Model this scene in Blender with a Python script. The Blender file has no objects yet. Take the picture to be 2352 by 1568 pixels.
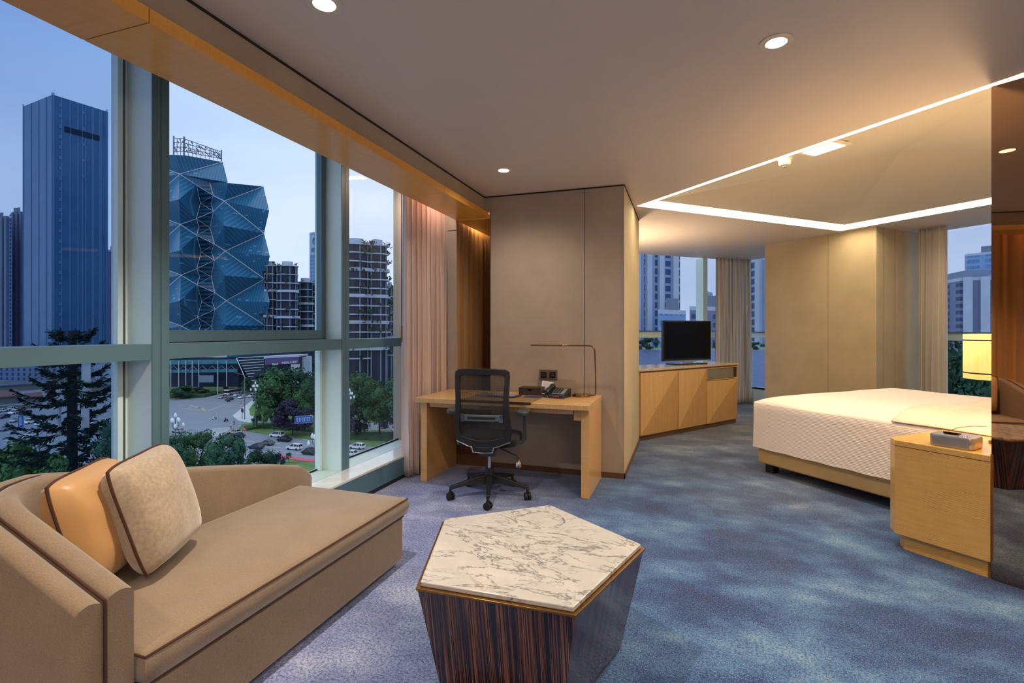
import bpy, bmesh, math, random
from mathutils import Vector, Matrix, noise
from mathutils.geometry import tessellate_polygon
R = math.radians
S = bpy.context.scene
C = S.collection
# ------------------------------------------------------------------ camera
F, CX, HY, EYE = 1175.0, 1176.0, 759.0, 1.36          # focal length in pixels, centre column, horizon row, eye height
TH = math.atan((1572 - 1176) / F)
ct, st = math.cos(TH), math.sin(TH)
cam_d = bpy.data.cameras.new('camera'); cam = bpy.data.objects.new('camera', cam_d); C.objects.link(cam)
cam.location = (0, 0, EYE); cam.rotation_euler = (R(90), 0, TH)
cam_d.sensor_width = 36; cam_d.lens = 36 * F / 2352; cam_d.shift_y = -(784 - HY) / 2352
cam_d.clip_start = 0.02; cam_d.clip_end = 4000
S.camera = cam
S.view_settings.view_transform = 'Standard'; S.view_settings.look = 'None'
S.view_settings.exposure = 1.0; S.view_settings.gamma = 1.0; S.view_settings.use_curve_mapping = False

def W(u, v, d):                                         # a survey point: bearing/elevation read off the photo, at distance d
    l = (u - CX) / F * d
    return Vector((l * ct - d * st, l * st + d * ct, EYE + (HY - v) / F * d))
def G(u, v, z):                                         # the point of height z on that bearing
    return W(u, v, F * (z - EYE) / (HY - v))

# ------------------------------------------------------------------ mesh helpers
MW = {}
class MB:
    def __init__(s): s.v = []; s.f = []; s.m = []
    def add(s, vs, fs, M=None, m=0):
        b = len(s.v)
        s.v += [(M @ Vector(p)) if M else Vector(p) for p in vs]
        s.f += [tuple(b + i for i in f) for f in fs]; s.m += [m] * len(fs)
        return s
    def box(s, x0, x1, y0, y1, z0, z1, M=None, m=0):
        return s.add([(x0,y0,z0),(x1,y0,z0),(x1,y1,z0),(x0,y1,z0),(x0,y0,z1),(x1,y0,z1),(x1,y1,z1),(x0,y1,z1)],
                     [(0,3,2,1),(4,5,6,7),(0,1,5,4),(1,2,6,5),(2,3,7,6),(3,0,4,7)], M, m)
    def prism(s, poly, z0, z1, M=None, m=0, top=None):
        n = len(poly); top = top or poly
        vs = [(p[0],p[1],z0) for p in poly] + [(p[0],p[1],z1) for p in top]
        fs = [tuple(range(n))[::-1], tuple(range(n, 2*n))] + [(i,(i+1)%n,n+(i+1)%n,n+i) for i in range(n)]
        return s.add(vs, fs, M, m)
    def loft(s, rings, closed=True, cap=True, M=None, m=0):
        n = len(rings[0]); vs = [p for r in rings for p in r]; fs = []
        for k in range(len(rings)-1):
            for i in range(n if closed else n-1):
                j = (i+1) % n
                fs.append((k*n+i, k*n+j, (k+1)*n+j, (k+1)*n+i))
        if cap and closed:
            fs.append(tuple(range(n))[::-1]); fs.append(tuple(range((len(rings)-1)*n, len(rings)*n)))
        return s.add(vs, fs, M, m)
    def tube(s, pts, r, n=8, M=None, m=0, closed=False, cap=True):
        pts = [Vector(p) for p in pts]; k = len(pts); rr = r if isinstance(r, (list, tuple)) else [r]*k
        rings = []; up = None
        for i in range(k):
            a = pts[i-1] if (i or closed) else pts[i]; b = pts[(i+1) % k] if (i < k-1 or closed) else pts[i]
            t = (b - a).normalized()
            if up is None:
                up = Vector((0,0,1)) if abs(t.z) < .9 else Vector((1,0,0))
            x = t.cross(up).normalized(); up = x.cross(t).normalized()
            rings.append([pts[i] + (x*math.cos(2*math.pi*q/n) + up*math.sin(2*math.pi*q/n))*rr[i] for q in range(n)])
        if closed: rings.append(rings[0])
        return s.loft(rings, True, cap and not closed, M, m)
    def cyl(s, p, q, r0, r1=None, n=16, M=None, m=0):
        return s.tube([p, q], [r0, r0 if r1 is None else r1], n, M, m)
    def lathe(s, prof, n=24, c=(0,0,0), M=None, m=0):
        rings = [[(c[0]+r*math.cos(2*math.pi*i/n), c[1]+r*math.sin(2*math.pi*i/n), c[2]+z) for i in range(n)] for r, z in prof]
        return s.loft(rings, True, True, M, m)
    def tri(s, *ps, m=0): return s.add(list(ps), [tuple(range(len(ps)))], None, m)
    def build(s, name, mats, parent=None, smooth=True, bevel=0, seg=2, sub=0, solid=0, kind=None, local=False, ang=38, fixn=True):
        if not isinstance(mats, (list, tuple)): mats = [mats]
        me = bpy.data.meshes.new(name)
        inv = MW[parent].inverted() if (parent is not None and parent in MW and not local) else None
        me.from_pydata([(inv @ p) if inv else p for p in s.v], [], s.f)
        for m in mats: me.materials.append(m)
        for p, mi in zip(me.polygons, s.m): p.material_index = mi
        bm = bmesh.new(); bm.from_mesh(me)
        if fixn: bmesh.ops.recalc_face_normals(bm, faces=bm.faces)
        if smooth:
            for f in bm.faces: f.smooth = True
            for e in bm.edges:
                if len(e.link_faces) == 2 and e.calc_face_angle(0) > R(ang): e.smooth = False
        bm.to_mesh(me); bm.free()
        o = bpy.data.objects.new(name, me); C.objects.link(o)
        if parent is not None:
            o.parent = parent
            MW[o] = MW.get(parent, Matrix())
        if bevel:
            b = o.modifiers.new('bevel', 'BEVEL'); b.width = bevel; b.segments = seg; b.limit_method = 'ANGLE'; b.angle_limit = R(35)
            for p in me.polygons: p.use_smooth = True
            b.harden_normals = True
        if solid:
            b = o.modifiers.new('solid', 'SOLIDIFY'); b.thickness = solid; b.offset = 0
        if sub:
            b = o.modifiers.new('sub', 'SUBSURF'); b.levels = sub; b.render_levels = sub
        if kind: o['kind'] = kind
        return o
def tag(o, label, cat, group=None, kind=None):
    o['label'] = label; o['category'] = cat
    if group: o['group'] = group
    if kind: o['kind'] = kind
    return o
def T(name, label, cat, loc=(0,0,0), rz=0, group=None, tilt=None):
    o = bpy.data.objects.new(name, None); C.objects.link(o); o.empty_display_size = .1
    o.location = loc; o.rotation_euler = (0, 0, rz)
    MW[o] = Matrix.Translation(Vector(loc)) @ Matrix.Rotation(rz, 4, 'Z')
    return tag(o, label, cat, group)
def ST(name, loc=(0,0,0)):
    o = bpy.data.objects.new(name, None); C.objects.link(o); o.location = loc; MW[o] = Matrix.Translation(Vector(loc)); o['kind'] = 'structure'
    return o
def copy_tree(o, parent=None):
    c = o.copy(); C.objects.link(c)
    if parent is not None: c.parent = parent
    for ch in [k for k in o.children]: copy_tree(ch, c)
    return c
def place(o, loc, rz=0, label=None, sc=1, group=None):
    o.location = loc; o.rotation_euler = (0, 0, rz); o.scale = (sc, sc, sc) if not isinstance(sc, tuple) else sc
    if label: o['label'] = label
    if group: o['group'] = group
    return o

# ------------------------------------------------------------------ materials
def srgb(r, g, b):
    f = lambda c: (c/255/12.92) if c/255 <= .04045 else ((c/255+.055)/1.055)**2.4
    return (f(r), f(g), f(b), 1)
class NT:
    def __init__(s, name):
        s.m = bpy.data.materials.new(name); s.m.use_nodes = True; s.t = s.m.node_tree; s.t.nodes.clear()
        s.out = s.n('ShaderNodeOutputMaterial')
    def n(s, t, **kw):
        o = s.t.nodes.new(t)
        for k, v in kw.items(): setattr(o, k, v)
        return o
    def l(s, a, b): s.t.links.new(a, b)
    def pr(s, col=None, rough=.5, metal=0, spec=.5, sheen=0, coat=0):
        p = s.n('ShaderNodeBsdfPrincipled')
        if col is not None: p.inputs['Base Color'].default_value = col
        p.inputs['Roughness'].default_value = rough; p.inputs['Metallic'].default_value = metal
        p.inputs['Specular IOR Level'].default_value = spec; p.inputs['Sheen Weight'].default_value = sheen
        p.inputs['Coat Weight'].default_value = coat; p.inputs['Coat Roughness'].default_value = .08
        s.l(p.outputs[0], s.out.inputs[0]); s.p = p
        return p
    def co(s, scale=(1,1,1), rot=(0,0,0), kind='Object'):
        t = s.n('ShaderNodeTexCoord'); m = s.n('ShaderNodeMapping')
        m.inputs['Scale'].default_value = scale; m.inputs['Rotation'].default_value = rot
        s.l(t.outputs[kind], m.inputs[0]); return m.outputs[0]
    def noise(s, vec, scale=5, detail=3, rough=.55, dist=0):
        n = s.n('ShaderNodeTexNoise'); s.l(vec, n.inputs['Vector'])
        n.inputs['Scale'].default_value = scale; n.inputs['Detail'].default_value = detail
        n.inputs['Roughness'].default_value = rough; n.inputs['Distortion'].default_value = dist
        return n.outputs['Fac']
    def wave(s, vec, scale=5, dist=0, detail=2, ds=1, prof='SIN', dirn='X'):
        n = s.n('ShaderNodeTexWave'); n.wave_profile = prof; n.bands_direction = dirn; s.l(vec, n.inputs['Vector'])
        n.inputs['Scale'].default_value = scale; n.inputs['Distortion'].default_value = dist
        n.inputs['Detail'].default_value = detail; n.inputs['Detail Scale'].default_value = ds
        return n.outputs['Fac']
    def ramp(s, fac, stops, interp='LINEAR'):
        r = s.n('ShaderNodeValToRGB'); r.color_ramp.interpolation = interp; e = r.color_ramp.elements
        while len(e) < len(stops): e.new(.5)
        for k, (p, c) in enumerate(stops):
            e[k].position = p; e[k].color = c if len(c) == 4 else (*c, 1)
        s.l(fac, r.inputs[0]); return r.outputs[0]
    def mix(s, a, b, fac, blend='MIX'):
        m = s.n('ShaderNodeMix', data_type='RGBA', blend_type=blend)
        for i, v in ((0, fac), (6, a), (7, b)):
            if hasattr(v, 'node'): s.l(v, m.inputs[i])
            else: m.inputs[i].default_value = v
        return m.outputs[2]
    def math(s, op, a, b=None):
        m = s.n('ShaderNodeMath', operation=op)
        for i, v in ((0, a), (1, b)):
            if v is None: continue
            if hasattr(v, 'node'): s.l(v, m.inputs[i])
            else: m.inputs[i].default_value = v
        return m.outputs[0]
    def bump(s, h, strength=.2, dist=.01):
        b = s.n('ShaderNodeBump'); b.inputs['Strength'].default_value = strength; b.inputs['Distance'].default_value = dist
        s.l(h, b.inputs['Height']); s.l(b.outputs[0], s.p.inputs['Normal'])
    def base(s, c): s.l(c, s.p.inputs['Base Color'])
def plain(name, c, rough=.5, metal=0, spec=.5, var=.08, scale=6, **kw):
    t = NT(name); t.pr(c, rough, metal, spec, **kw)
    n = t.noise(t.co(), scale, 3)
    d = tuple(min(1, x*(1-var)) for x in c[:3]); b = tuple(min(1, x*(1+var)) for x in c[:3])
    t.base(t.ramp(n, [(.3, d), (.7, b)])); return t.m
def emis(name, c, k):
    t = NT(name); e = t.n('ShaderNodeEmission'); e.inputs[0].default_value = c; e.inputs[1].default_value = k
    t.l(e.outputs[0], t.out.inputs[0]); return t.m
def fabric(name, c, rough=.85, sheen=.2, weave=350, var=.12, bump=.12, blotch=3):
    t = NT(name); t.pr(c, rough, 0, .2, sheen)
    v = t.co(); n1 = t.noise(v, weave, 2); n2 = t.noise(v, blotch, 3)
    d = tuple(x*(1-var) for x in c[:3]); b = tuple(min(1, x*(1+var)) for x in c[:3])
    a = t.ramp(n1, [(.3, d), (.7, b)])
    t.base(t.mix(a, t.ramp(n2, [(.3, (.82,.82,.82)), (.7, (1,1,1))]), .8, 'MULTIPLY'))
    t.bump(n1, bump, .003); return t.m
def wood(name, c1, c2, rough=.35, grain=(1,1,14), fig=(90,4,4), coat=.2, figs=.25, scale=3):
    t = NT(name); t.pr(c1, rough, coat=coat)
    g = t.noise(t.co(grain), scale, 5, .6, .4); f = t.noise(t.co(fig), 1.3, 2, .5, .3)
    a = t.ramp(g, [(.25, c1[:3]), (.75, c2[:3])])
    t.base(t.mix(a, t.ramp(f, [(.35, (.72,.68,.6)), (.65, (1,1,1))]), figs*2, 'MULTIPLY')); return t.m
m_ceil = plain('ceiling_paint', srgb(214,202,190), .45, spec=.35, var=.015)
m_ceil2 = plain('tray_paint', srgb(205,196,180), .6, spec=.2, var=.015)
m_wall = fabric('grey_beige_wallcovering', srgb(178,163,146), .8, .05, 260, .07, .06)
m_wall2 = fabric('cream_wallcovering', srgb(196,176,140), .8, .05, 260, .06, .06)
m_plaster = plain('white_wall_paint', srgb(205,198,188), .7)
m_groove = plain('shadow_gap', srgb(38,30,26), .8)
m_honey = wood('honey_veneer', srgb(232,164,66), srgb(240,178,80), .32, (8,.7,8), (3,60,4), .3, .12)
m_syc = wood('figured_sycamore', srgb(214,168,106), srgb(226,184,124), .28, (1,10,10), (120,3,6), .35, .28)
m_sycv = wood('figured_sycamore_upright', srgb(212,164,100), srgb(222,178,116), .3, (9,9,1), (6,6,150), .3, .2)
m_cab = wood('cabinet_veneer', srgb(206,160,98), srgb(220,176,114), .35, (6,6,.8), (30,30,2), .2, .1)
m_cab2 = wood('cabinet_veneer_cross', srgb(186,140,82), srgb(204,158,98), .35, (18,18,1), (60,60,1), .2, .16)
def night_wood():
    t = NT('herringbone_sycamore'); t.pr(srgb(214,166,84), .3, coat=.35)
    v = t.co(); sx = t.n('ShaderNodeSeparateXYZ'); t.l(v, sx.inputs[0])
    tri = t.math('ABSOLUTE', t.math('SUBTRACT', t.math('FRACT', t.math('MULTIPLY', sx.outputs[2], 3.4)), .5))
    ph = t.math('ADD', t.math('MULTIPLY', t.math('SUBTRACT', t.math('MULTIPLY', sx.outputs[0], .676), t.math('MULTIPLY', sx.outputs[1], .737)), 62), t.math('MULTIPLY', tri, 30))
    n = t.noise(v, 9, 3); ph = t.math('ADD', ph, t.math('MULTIPLY', n, 2.5))
    w = t.math('ADD', t.math('MULTIPLY', t.math('SINE', t.math('MULTIPLY', ph, 6.283)), .5), .5)
    g = t.noise(t.co((2,2,22)), 3, 4)
    a = t.ramp(g, [(.3, srgb(214,164,84)), (.7, srgb(222,176,96))])
    t.base(t.mix(a, t.ramp(w, [(.1, (.58,.50,.40)), (.8, (1,1,1))]), t.math('MULTIPLY', n, 1.0), 'MULTIPLY')); return t.m
m_night = night_wood()
m_bronzewood = plain('bronze_baseboard', srgb(112,78,52), .4, .2)
m_alu = plain('pale_green_grey_aluminium', srgb(216,242,242), .42, 0, var=.02)
m_alug = plain('grey_shaded_aluminium', srgb(84,120,138), .45, 0, var=.02)  # weaker light on the front faces is put into this darker grey
m_gask = plain('black_gasket', srgb(22,26,28), .6)
def glass(name, tint, refl=.06):
    t = NT(name); tr = t.n('ShaderNodeBsdfTransparent'); tr.inputs[0].default_value = tint
    gl = t.n('ShaderNodeBsdfGlossy'); gl.inputs['Roughness'].default_value = .0; gl.inputs[0].default_value = (1,1,1,1)
    fr = t.n('ShaderNodeFresnel'); fr.inputs[0].default_value = 1.25
    mx = t.n('ShaderNodeMixShader'); t.l(t.math('MULTIPLY', fr.outputs[0], refl*10), mx.inputs[0])
    t.l(tr.outputs[0], mx.inputs[1]); t.l(gl.outputs[0], mx.inputs[2]); t.l(mx.outputs[0], t.out.inputs[0]); return t.m
m_glass = glass('window_glass', (.94,.97,.97,1), .008)
m_glass_dark = glass('coated_window_glass', (.66,.75,.84,1), .006)
def marble(name, base, vein, scale=3.2, rough=.12, warm=None, strength=1.0):
    t = NT(name); t.pr(base, rough, coat=.3)
    v = t.co((1,1,1)); w = t.n('ShaderNodeTexNoise'); w.inputs['Scale'].default_value = 2.5; w.inputs['Detail'].default_value = 6; t.l(v, w.inputs['Vector'])
    vm = t.n('ShaderNodeVectorMath', operation='MULTIPLY_ADD'); t.l(w.outputs['Color'], vm.inputs[0]); vm.inputs[1].default_value = (1.0,1.0,1.0); t.l(v, vm.inputs[2])
    def veins(sc, wd, st=(1,1,1)):
        mp = t.n('ShaderNodeMapping'); mp.inputs['Scale'].default_value = st; mp.inputs['Rotation'].default_value = (0,0,.5); t.l(v, mp.inputs[0])
        no = t.noise(mp.outputs[0], sc, 7, .62, .5)
        return t.ramp(t.math('ABSOLUTE', t.math('SUBTRACT', no, .5)), [(0, (0,0,0)), (wd, (1,1,1))])
    a = veins(scale*.55, .013, (1,2.2,1)); b = veins(scale*1.7, .02, (1,1.5,1))
    n = t.noise(v, 4.5, 4); n2 = t.noise(v, 9, 5)
    msk = t.ramp(n, [(.42, (0,0,0)), (.6, (1,1,1))])
    c0 = t.ramp(n2, [(.3, tuple(x*.86 for x in base[:3])), (.7, base[:3])])
    c1 = t.mix(c0, vein, t.math('MULTIPLY', t.math('SUBTRACT', 1, a), .75*strength))
    c2 = t.mix(c1, vein, t.math('MULTIPLY', t.math('MULTIPLY', t.math('SUBTRACT', 1, b), .8*strength), msk))
    t.base(c2); return t.m
m_marble = marble('white_veined_marble', srgb(186,185,182), srgb(66,65,62))
m_marble2 = marble('beige_marble', srgb(214,190,150), srgb(160,128,88), 7, .1)
m_sill = marble('pale_sill_marble', srgb(226,232,230), srgb(180,188,190), 4, .12, strength=.35)
def ebony():
    t = NT('macassar_ebony'); t.pr((.02,.012,.01,1), .12, coat=.6)
    v = t.co((1,0,.007), kind='Object'); sx = t.n('ShaderNodeSeparateXYZ'); t.l(v, sx.inputs[0])
    n = t.n('ShaderNodeTexNoise'); n.inputs['Scale'].default_value = 34; n.inputs['Detail'].default_value = 4; n.inputs['Roughness'].default_value = .7; t.l(v, n.inputs['Vector'])
    n2 = t.noise(t.co((1,0,.012)), 110, 2)
    c = t.ramp(n.outputs['Fac'], [(.36, (.20,.075,.034)), (.40, (.012,.008,.008)), (.47, (.02,.012,.009)), (.505, (.32,.115,.05)), (.535, (.03,.014,.010)), (.60, (.014,.009,.008)), (.625, (.26,.10,.045)), (.66, (.03,.014,.01))])
    t.base(t.mix(c, t.ramp(n2, [(.4, (.3,.3,.3)), (.6, (1,1,1))]), .6, 'MULTIPLY')); return t.m
m_ebony = ebony()
m_brass = plain('aged_brass', srgb(150,112,62), .25, .9)
m_rosegold = plain('polished_rose_gold', srgb(150,112,84), .14, 1)
m_chrome = plain('chrome', srgb(205,205,205), .12, 1)
m_velvet = fabric('taupe_velvet', srgb(130,112,92), .75, .45, 260, .2, .22, 7)
m_alus = plain('pale_sill_aluminium', srgb(196,216,214), .42, 0, var=.02)
m_velvet_d = fabric('taupe_velvet_dark', srgb(150,128,102), .8, .4, 300, .12, .15, 6)
m_piping = fabric('maroon_piping', srgb(70,42,32), .7, .1)
m_satin = plain('gold_satin', srgb(180,138,86), .42, .0, .5, .05, 3, sheen=.3)
m_pillow = fabric('silver_velvet', srgb(162,146,126), .6, .6, 70, .16, .15, 9)
m_black = plain('black_plastic', srgb(30,32,34), .42)
m_blackm = plain('dark_grey_plastic', srgb(62,64,66), .4)
m_rubber = plain('caster_rubber', srgb(20,20,21), .6)
m_seatfab = fabric('black_seat_fabric', srgb(26,28,34), .9, .1)
def meshfab():
    t = NT('black_mesh_fabric'); p = t.pr(srgb(26,27,28), .7)
    tr = t.n('ShaderNodeBsdfTransparent'); mx = t.n('ShaderNodeMixShader')
    v = t.co((1,1,1)); w1 = t.wave(v, 70, 0, 0, 1, 'SIN', 'X'); w2 = t.wave(v, 70, 0, 0, 1, 'SIN', 'Z')
    f = t.math('MULTIPLY', t.math('GREATER_THAN', w1, .42), t.math('GREATER_THAN', w2, .42))
    t.l(t.math('SUBTRACT', 1, f), mx.inputs[0]); t.l(tr.outputs[0], mx.inputs[1]); t.l(p.outputs[0], mx.inputs[2]); t.l(mx.outputs[0], t.out.inputs[0]); return t.m
m_mesh = meshfab()
m_leather = plain('dark_brown_leather', srgb(58,42,36), .5)
m_mat = plain('desk_mat_leather', srgb(128,100,68), .5)
m_navy = plain('navy_card', srgb(48,58,104), .5)
m_white = plain('white_paper', srgb(232,230,226), .6, var=.02)
m_red = plain('red_button', srgb(190,40,34), .4)
m_phone = plain('phone_plastic', srgb(40,42,46), .35)
m_phonek = plain('phone_keys', srgb(120,124,134), .4)
m_socket = plain('bronze_plate', srgb(122,98,72), .4, .3)
m_socketd = plain('black_socket', srgb(18,20,18), .35)
m_spread = None
def spread():
    t = NT('ribbed_white_coverlet'); t.pr(srgb(238,226,214), .8, sheen=.15)
    v = t.co(); w0 = t.wave(v, 26, .0, 1, 1, 'SIN', 'Z'); ge = t.n('ShaderNodeNewGeometry'); sn = t.n('ShaderNodeSeparateXYZ'); t.l(ge.outputs['Normal'], sn.inputs[0]); fl = t.math('LESS_THAN', t.math('ABSOLUTE', sn.outputs[2]), .6); w = t.math('ADD', t.math('MULTIPLY', w0, fl), t.math('MULTIPLY', t.math('SUBTRACT', 1, fl), .7)); n = t.noise(v, 500, 1)
    t.base(t.ramp(w, [(.2, srgb(222,206,194)), (.8, srgb(242,230,218))])); t.bump(w, .25, .004); return t.m
m_spread = spread()
m_tan = plain('tan_leather', srgb(206,172,112), .42)
m_silver = plain('brushed_silver', srgb(168,166,160), .3, .7)
m_tvblack = plain('glossy_black_bezel', srgb(14,14,15), .15)
m_screen = plain('tv_screen', srgb(7,8,8), .25, spec=.12, var=.0)
def mirror_mat():
    t = NT('bronze_mirror'); t.pr((.52,.36,.24,1), .015, 1)
    n = t.noise(t.co(), .6, 1); t.base(t.ramp(n, [(.3, (.50,.335,.22)), (.7, (.55,.37,.25))])); return t.m
m_mirror = mirror_mat()
def curtain_mat(name, stops, scale=1, diag=True, rough=.6, sheen=.4, trans=.3):
    t = NT(name); t.pr(None, rough, 0, .3, sheen)
    v = t.co((1,1,1)); sx = t.n('ShaderNodeSeparateXYZ'); t.l(v, sx.inputs[0])
    n = t.noise(t.co((1,1,.004)), 22*scale, 1); c = t.ramp(n, stops)
    w = t.math('ADD', t.math('MULTIPLY', t.math('SINE', t.math('MULTIPLY', t.math('ADD', t.math('MULTIPLY', t.math('ADD', sx.outputs[0], sx.outputs[1]), 1.0), t.math('MULTIPLY', sx.outputs[2], 1.6)), 330)), .5), .5)
    t.base(t.mix(c, t.ramp(w, [(.2, (.84,.84,.86)), (.8, (1,1,1))]), .8, 'MULTIPLY'))
    tl = t.n('ShaderNodeBsdfTranslucent'); t.l(c, tl.inputs[0]); mx = t.n('ShaderNodeMixShader'); mx.inputs[0].default_value = trans
    t.l(t.p.outputs[0], mx.inputs[1]); t.l(tl.outputs[0], mx.inputs[2]); t.l(mx.outputs[0], t.out.inputs[0]); return t.m
m_cur_pink = curtain_mat('dusty_pink_satin', [(.3, srgb(234,212,204)), (.7, srgb(248,232,224))], trans=.28)
m_cur_strip = curtain_mat('striped_cream_cloth', [(.34, srgb(190,194,192)), (.40, srgb(252,248,240)), (.47, srgb(250,244,232)), (.5, srgb(232,190,160)), (.53, srgb(252,246,236)), (.60, srgb(176,180,178)), (.66, srgb(250,244,232))], 1.6, trans=.22)
m_cur_beige = curtain_mat('beige_satin', [(.3, srgb(226,214,200)), (.7, srgb(246,238,226))], trans=.2)
m_cur_brown = curtain_mat('golden_brown_satin', [(.3, srgb(196,150,96)), (.7, srgb(220,176,118))])
def carpet():
    t = NT('blue_cloud_carpet'); t.pr(None, .95, 0, .05, .15)
    v = t.co(); big = t.noise(t.co((1,1,1), (0,0,.6)), .85, 3, .5, .2); mid = t.noise(t.co((1,1.35,1), (0,0,-.5)), 1.7, 3, .6, 0)
    sp = t.noise(v, 80, 3, .8); sp2 = t.noise(v, 210, 2, .7)
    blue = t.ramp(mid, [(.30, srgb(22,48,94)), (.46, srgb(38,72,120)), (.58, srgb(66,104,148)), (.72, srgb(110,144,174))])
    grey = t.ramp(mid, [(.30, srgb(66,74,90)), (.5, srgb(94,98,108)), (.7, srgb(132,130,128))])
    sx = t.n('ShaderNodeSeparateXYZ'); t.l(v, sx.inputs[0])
    far = t.math('ADD', t.math('MULTIPLY', t.math('SUBTRACT', sx.outputs[1], 4.0), .25), t.math('MULTIPLY', t.math('SUBTRACT', big, .5), 1.6))  # greyer towards the far end: shadow there is put into the carpet colour
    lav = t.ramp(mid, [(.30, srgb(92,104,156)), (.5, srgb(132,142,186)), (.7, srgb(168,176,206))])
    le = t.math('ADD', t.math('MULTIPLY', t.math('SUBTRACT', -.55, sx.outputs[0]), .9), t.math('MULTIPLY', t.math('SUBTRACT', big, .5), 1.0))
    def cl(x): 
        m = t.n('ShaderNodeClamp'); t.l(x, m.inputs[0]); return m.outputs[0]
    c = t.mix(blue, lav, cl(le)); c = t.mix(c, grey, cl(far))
    c = t.mix(c, t.ramp(sp, [(.40, (.34,.38,.48)), (.53, (1.0,1.0,1.0)), (.62, (1.25,1.25,1.2))]), .95, 'MULTIPLY')
    c = t.mix(c, srgb(206,214,226), t.math('MULTIPLY', t.ramp(sp2, [(.55, (0,0,0)), (.68, (1,1,1))]), .45))
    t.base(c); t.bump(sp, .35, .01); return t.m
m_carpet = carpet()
m_cove = emis('cove_diffuser', (1, .85, .58, 1), 7.0)
m_lens = emis('downlight_lens', (1, .93, .80, 1), 8)
m_sqlens = emis('square_light_lens', (1, .95, .68, 1), 1.6)
m_fit = plain('white_fitting', srgb(222,210,190), .4)
def shade_mat():
    t = NT('lit_lamp_shade'); p = t.pr(srgb(240,200,110), .8)
    n = t.noise(t.co((30,30,1)), 3, 2); c = t.ramp(n, [(.3, (1,.56,.14)), (.7, (1,.66,.22))])
    t.l(c, p.inputs['Emission Color']); p.inputs['Emission Strength'].default_value = .5; return t.m
m_shade = shade_mat()
# ================================================================== THE ROOM
Hc = 2.70
XW = -2.465                      # inner face of the sill wall
XG = -2.88                       # main window glass
E1 = Vector((.676, -.737, 0)); E2 = Vector((.737, .676, 0))      # bedroom axes (along the bed / across it)
A0 = Vector((-1.9, 8.09, 0)); CW = Vector((1.12, 10.68, 0)); B1 = Vector((5.0, 6.45, 0))   # bedroom window lines A0-CW and CW-B1
M0 = Vector((1.59, 3.486, 0)); MD = Vector((.752, -.659, 0)).normalized()                  # mirror edge and direction
def floor_poly(): return [(XW,-3.2),(3.6,-3.2),(3.6,3.0),(5.4,6.0),(5.0,6.45),(CW.x,CW.y),(A0.x,A0.y),(XW,7.6)]
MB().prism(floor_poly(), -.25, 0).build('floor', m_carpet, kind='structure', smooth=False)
# ceiling with the tray opening
d1 = Vector((.687,-.726,0)).normalized(); T1 = Vector((-.484,5.646,0)); T3 = Vector((1.985,7.925,0)); d2 = (T3-T1).normalized()
tray = [T1, T1+d1*3.25, T3+d1*3.3, T3]
outer = [Vector((x,y,0)) for x, y in [(-1.9,-3.2),(3.6,-3.2),(3.6,3.0),(5.4,6.0),(5.0,6.45),(CW.x+.0,CW.y+.1),(A0.x,A0.y+.1),(-1.9,7.6)]]
holes = [tray]
DL = [(-1.398,1.741),(.404,2.642),(-1.428,4.021),(-1.40,-.6),(.404,.2),(2.2,1.6)]
for x, y in DL: holes.append([Vector((x+.048*math.cos(a*math.pi/8), y+.048*math.sin(a*math.pi/8), 0)) for a in range(16)])
allp = outer + [p for h in holes for p in h]
tris = tessellate_polygon([outer] + holes)
mb = MB(); mb.add([(p.x,p.y,Hc) for p in allp], [tuple(t) for t in tris]); mb.add([(p.x,p.y,Hc+.3) for p in outer], [tuple(range(len(outer)))])
for h in [outer, tray]:
    n = len(h); z1 = Hc+.3 if h is outer else Hc+.04
    for i in range(n):
        a, b = h[i], h[(i+1) % n]; mb.add([(a.x,a.y,Hc),(b.x,b.y,Hc),(b.x,b.y,z1),(a.x,a.y,z1)], [(0,1,2,3)], None, 1 if h is tray else 0)
ceil = mb.build('ceiling', [m_ceil, m_cove], kind='structure', smooth=False, fixn=False)
# tray: light ring and the shallow folded panel
def inset(p, k):
    o = []
    n = len(p)
    for i in range(n):
        a = (p[i]-p[i-1]).normalized(); b = (p[(i+1)%n]-p[i]).normalized()
        o.append(p[i] + (b-a)*k)
    return o
ti = inset(tray, .15); cen = sum(tray, Vector())/4
t = T('cove_light', 'glowing light cove framing the angled tray ceiling above the bed', 'light', (cen.x,cen.y,Hc))
mb = MB(); z = Hc+.038
for i in range(4):
    a, b, c, d = tray[i], tray[(i+1)%4], ti[(i+1)%4], ti[i]
    mb.add([(p.x,p.y,z) for p in (a,b,c,d)], [(0,1,2,3)])
mb.build('diffuser', m_cove, t, smooth=False)
mb = MB()
for i in range(4):
    a, b = ti[i], ti[(i+1)%4]; mb.add([(a.x,a.y,z),(b.x,b.y,z),(cen.x,cen.y,Hc+.30)], [(0,1,2)])
mb.add([(p.x,p.y,Hc+.34) for p in tray], [(0,1,2,3)])
mb.build('ceiling_tray', m_ceil2, kind='structure', smooth=False)
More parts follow.
